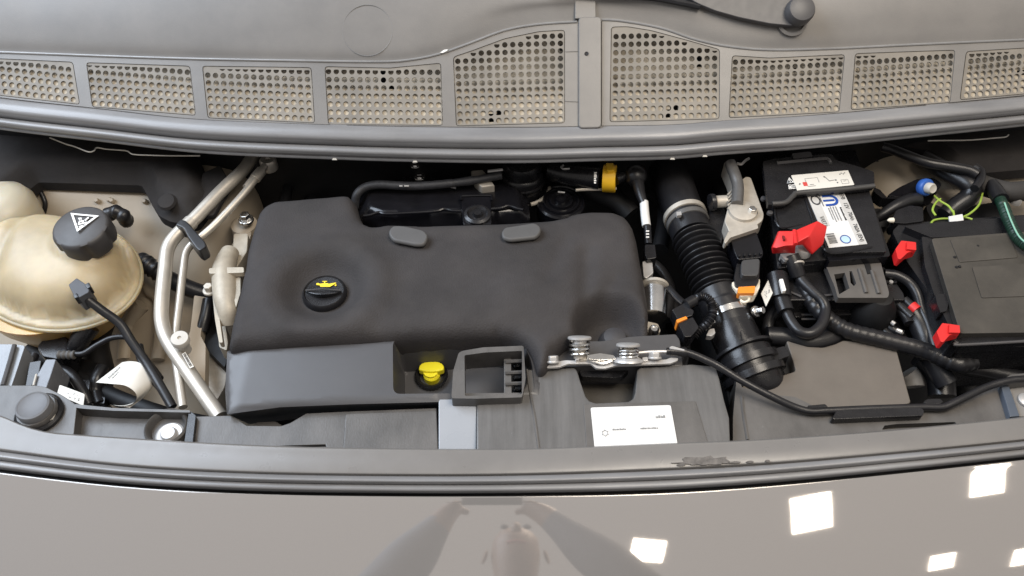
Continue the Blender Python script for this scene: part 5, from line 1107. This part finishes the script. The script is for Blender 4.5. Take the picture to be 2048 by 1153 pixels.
mk('conduit', ptube(KE(1880, 380, 1915, 450, 1950, 540, 2000, 640, 2060, 700, 2140, 740), [-.005, -.004, .002, .006, .01, .012], lambda t: .0082+.0009*math.sin(t*260), n=14, steps=26), GRN, GC)
mk('taped_end', ptube(KE(1840, 320, 1870, 360, 1900, 410), [-.012, -.008, -.005], .0125, n=14), HOSE, GC)
mk('stripe', ptube(KE(1925, 430, 1965, 540, 2015, 640, 2075, 695), [.006, .0125, .017, .021], .0013, n=6), mat('pale_green', (.25, .5, .38), .5), GC)
BPl = thing('blue_plug', at(1855, 378, -.04), 'blue plug with a translucent tip on a black sensor in the right rear corner', 'connector')
mk('sensor_body', prism(rnd(KE(1180, 385, 1260, 330, 1370, 280, 1480, 270, 1530, 310, 1500, 360, 1400, 385, 1260, 392), 6), -.03, .03), GLOSS, BPl, .006, 3)
bax = Vector((.25, -.75, .5))
pc = at(*KE(1425, 332)[0], -.012)
mk('blue_ring', lathe(pc, [(.013, -.007), (.0145, -.002), (.0145, .003), (.0125, .0055), (.010, .0055)], bax, 30), BLUEP, BPl)
mk('tip', lathe(pc, [(.0088, .003), (.009, .014), (.007, .017), (.004, .016), (.001, .016)], bax, 26), CAPW, BPl)
GW = thing('earth_wires', at(1900, 430, -.04), 'green and yellow earth wires with a white tag behind the fuse box', 'wire')
for px, z_ in ((KE(1480, 385, 1520, 420, 1570, 450, 1600, 490), -.02), (KE(1490, 510, 1470, 475, 1490, 430, 1520, 405), -.02), (KE(1785, 370, 1765, 440, 1710, 495, 1640, 530), -.018), (KE(1600, 480, 1605, 510, 1600, 540), -.02), (KE(1460, 560, 1480, 540, 1540, 530, 1600, 535), -.022), (KE(1660, 520, 1690, 525, 1720, 535), -.02)):
    mk('wire', ptube(px, z_, .0017, n=8), GYW, GW)
mk('white_tag', prism(KE(1572, 515, 1660, 500, 1668, 540, 1580, 553), -.012, .003), WHITE, GW, .0006)
mk('ring_terminal', lathe(at(*KE(1705, 432)[0], -.05), [(.008, 0), (.007, .008), (.004, .010), (.001, .010)], n=16), ZINC, GW)
mk('stud', lathe(at(*KE(1990, 425)[0], -.03), [(.010, 0), (.009, .006), (.006, .012), (.001, .013)], n=18), ZINC, label='small metal stud right of the green conduit', cat='stud')
SP_ = thing('side_plug', at(1815, 430, -.05), 'black cable plug with a pale tip between battery and fuse box', 'connector')
mk('shell', prism(rnd(KE(1215, 530, 1240, 475, 1330, 445, 1410, 455, 1415, 545, 1300, 560, 1230, 555), 4), -.02, .03), BLACK, SP_, .003)
mk('cable', ptube(KE(1090, 540, 1150, 505, 1240, 450, 1320, 415, 1380, 410), [-.05, -.04, -.03, -.028, -.03], lambda t: .008+.004*t, n=14), HOSE, SP_)
mk('tip', lathe(at(*KE(1220, 541)[0], -.02), [(.0045, 0), (.004, .006), (.001, .010)], (-1, -.1, .1), 12), IVORY, SP_)
mk('grommet', lathe(at(*KE(1115, 540)[0], -.06), [(.022, -.01), (.022, .006), (.016, .012), (.002, .013)], n=26), DEEP, SP_)
mk('dark_bracket', prism(rnd(KE(1100, 330, 1140, 350, 1180, 395, 1260, 395, 1250, 380, 1330, 375, 1340, 385, 1260, 405, 1150, 400, 1100, 360), 3), -.03, .02), BLACK, label='thin black bracket edge right of the battery', cat='bracket')
mk('plug_block', prism(rnd(KE(1440, 420, 1560, 470, 1900, 420, 1900, 530, 1480, 560, 1430, 470), 5), -.06, .05), DEEP, label='dark plug block behind the fuse box lid', cat='connector', bevel=.004)

# ================================================================== the photographer mirrored in the paint
def grow(name, nodes, edges, parent, mats, pick):
    me = bpy.data.meshes.new(name); me.from_pydata([n[0] for n in nodes], edges, []); ob = bpy.data.objects.new(name, me); COL.objects.link(ob)
    md = ob.modifiers.new('skin', 'SKIN'); md.use_smooth_shade = True
    for i, n in enumerate(nodes):
        k = me.skin_vertices[0].data[i]; k.radius = n[1] if isinstance(n[1], tuple) else (n[1], n[1]); k.use_root = (i == 0)
    sd = ob.modifiers.new('sub', 'SUBSURF'); sd.levels = 2; sd.render_levels = 2
    dg = bpy.context.evaluated_depsgraph_get(); m2 = bpy.data.meshes.new_from_object(ob.evaluated_get(dg)); bpy.data.objects.remove(ob); bpy.data.meshes.remove(me)
    for m_ in mats: m2.materials.append(m_)
    for p in m2.polygons: p.use_smooth = True; p.material_index = pick(p.center)
    o = bpy.data.objects.new(name, m2); COL.objects.link(o); o.parent = parent; o.location = -ORG[parent.name]; ORG[o.name] = Vector((0, 0, 0)); return o
SKIN = mat('skin', (.27, .185, .14), .5, var=.06, sss=.1); SHIRT = mat('grey_shirt', (.15, .155, .17), .8, var=.15); JEANS = mat('dark_trousers', (.03, .035, .05), .8)
PR = thing('person', (.02, -1.40, -.78), 'person in grey shirt holding up a phone, mirrored in the glossy front panel', 'person')
fw = Vector((0, cp, -sp)); upv = Vector((0, sp, cp)); ph = CAM-fw*.011+Vector((-.045, 0, 0))
SH = Vector((0, -.07, 0))
nd = [((.02, -1.32, .15), (.15, .11)), ((.02, -1.28, .35), (.145, .10)), ((.02, -1.20, .58), (.165, .11)), ((.02, -1.12, .76), (.10, .085)), ((.02, -1.06, .86), .058), ((.02, -1.01, .94), (.066, .07)), ((.02, -.975, 1.03), (.083, .10)), ((.02, -.96, 1.11), (.062, .075))]
nd = [(tuple(Vector(a)+SH), r_) for a, r_ in nd]
ed = [(i, i+1) for i in range(7)]
def chain(start, pts):
    a = start
    for p in pts: nd.append(p); ed.append((a, len(nd)-1)); a = len(nd)-1
    return a
for s in (-1, 1):
    hand = ph+Vector((s*.088, 0, 0))-upv*.02-fw*.012; el = Vector((.02+s*.36, -.98, .60))
    w_ = chain(2, [((.02+s*.20, -1.23, .72), .075), ((.02+s*.29, -1.14, .66), .095), (tuple(el), .090), (tuple(el.lerp(hand, .5)), .072), (tuple(el.lerp(hand, .85)), .030), (tuple(hand+Vector((s*.012, -.01, -.03))), (.034, .018))])
    for k, L_ in enumerate((.030, .036, .034, .028)):
        b0 = hand+upv*(.028-.018*k)+Vector((s*.002, 0, 0)); tip = b0+Vector((-s*L_*.35, 0, 0))-fw*.014
        chain(w_, [(tuple(b0-fw*.010+Vector((s*.012, 0, 0))), .009), (tuple(b0-fw*.02), .0085), (tuple(tip-fw*.006), .008)])
    chain(w_, [(tuple(hand-upv*.03-fw*.01+Vector((-s*.006, 0, 0))), .0105), (tuple(hand-upv*.036-fw*.02+Vector((-s*.028, 0, 0))), .009)])
    chain(0, [((.02+s*.09, -1.39, .05), .095), ((.02+s*.11, -1.37, -.33), .062), ((.02+s*.12, -1.41, -.70), .045), ((.02+s*.13, -1.33, -.75), (.045, .03)), ((.02+s*.13, -1.25, -.76), (.04, .02))])
def pk(c):
    if c.z > .875 and abs(c.x-.02) < .13 and c.y < -.93: return 0
    if (c-ph).length < .175 and c.y > -.93: return 0
    return 2 if c.z < .08 else 1
grow('body', nd, ed, PR, [SKIN, SHIRT, JEANS], pk)
for s in (-1, 1):
    mk('ear', lathe((.02+s*.088, -1.055, 1.01), [(.004, -.006), (.022, -.003), (.024, .003), (.016, .006), (.002, .004)], (s, .3, .1), 20), SKIN, PR)
    mk('eye', lathe((.02+s*.032, -.943, 1.02), [(.001, -.004), (.012, 0), (.009, .006), (.001, .009)], (0, 1, -.2), 16), INK, PR)
mk('nose', tube([Vector((.02, -.942, 1.03)), Vector((.02, -.925, .995)), Vector((.02, -.938, .98))], lambda t: .008+.008*t, n=12), SKIN, PR)
mk('mouth', tube([Vector((-.005, -.962, .945)), Vector((.02, -.955, .943)), Vector((.045, -.962, .945))], .006, n=8), mat('lips', (.38, .16, .13), .5), PR)
c_ = [ph+Vector((x, 0, 0))+upv*y for x, y in ((-.08, -.037), (.08, -.037), (.08, .037), (-.08, .037))]
mk('phone', slab([c_], -fw*.008), GLOSS, label='dark phone held in both hands of the mirrored photographer', cat='phone', bevel=.003)

# ================================================================== raised bonnet, hinged behind the cowl
BN = thing('bonnet', (0, .70, .34), 'raised bonnet standing open above the cowl panel', 'bonnet')
def bonp(u, v): return Vector((u*.68*(1-.12*v*v), .70+.26*v-.05*(1-u*u), .34+.80*v))
mk('skin', thick(sheet([[bonp(u, v) for u in frange(-1, 1, 8)] for v in frange(0, 1, 5)], 3, 3), (0, .012, 0)), PAINT, BN)
mk('lining', thick(sheet([[bonp(u, v)+Vector((0, -.012, 0)) for u in frange(-.86, .86, 8)] for v in frange(.1, .86, 5)], 3, 3), (0, .006, 0)), DFOAM, BN)
S.cycles.use_denoising = True
S.cycles.max_bounces = 6
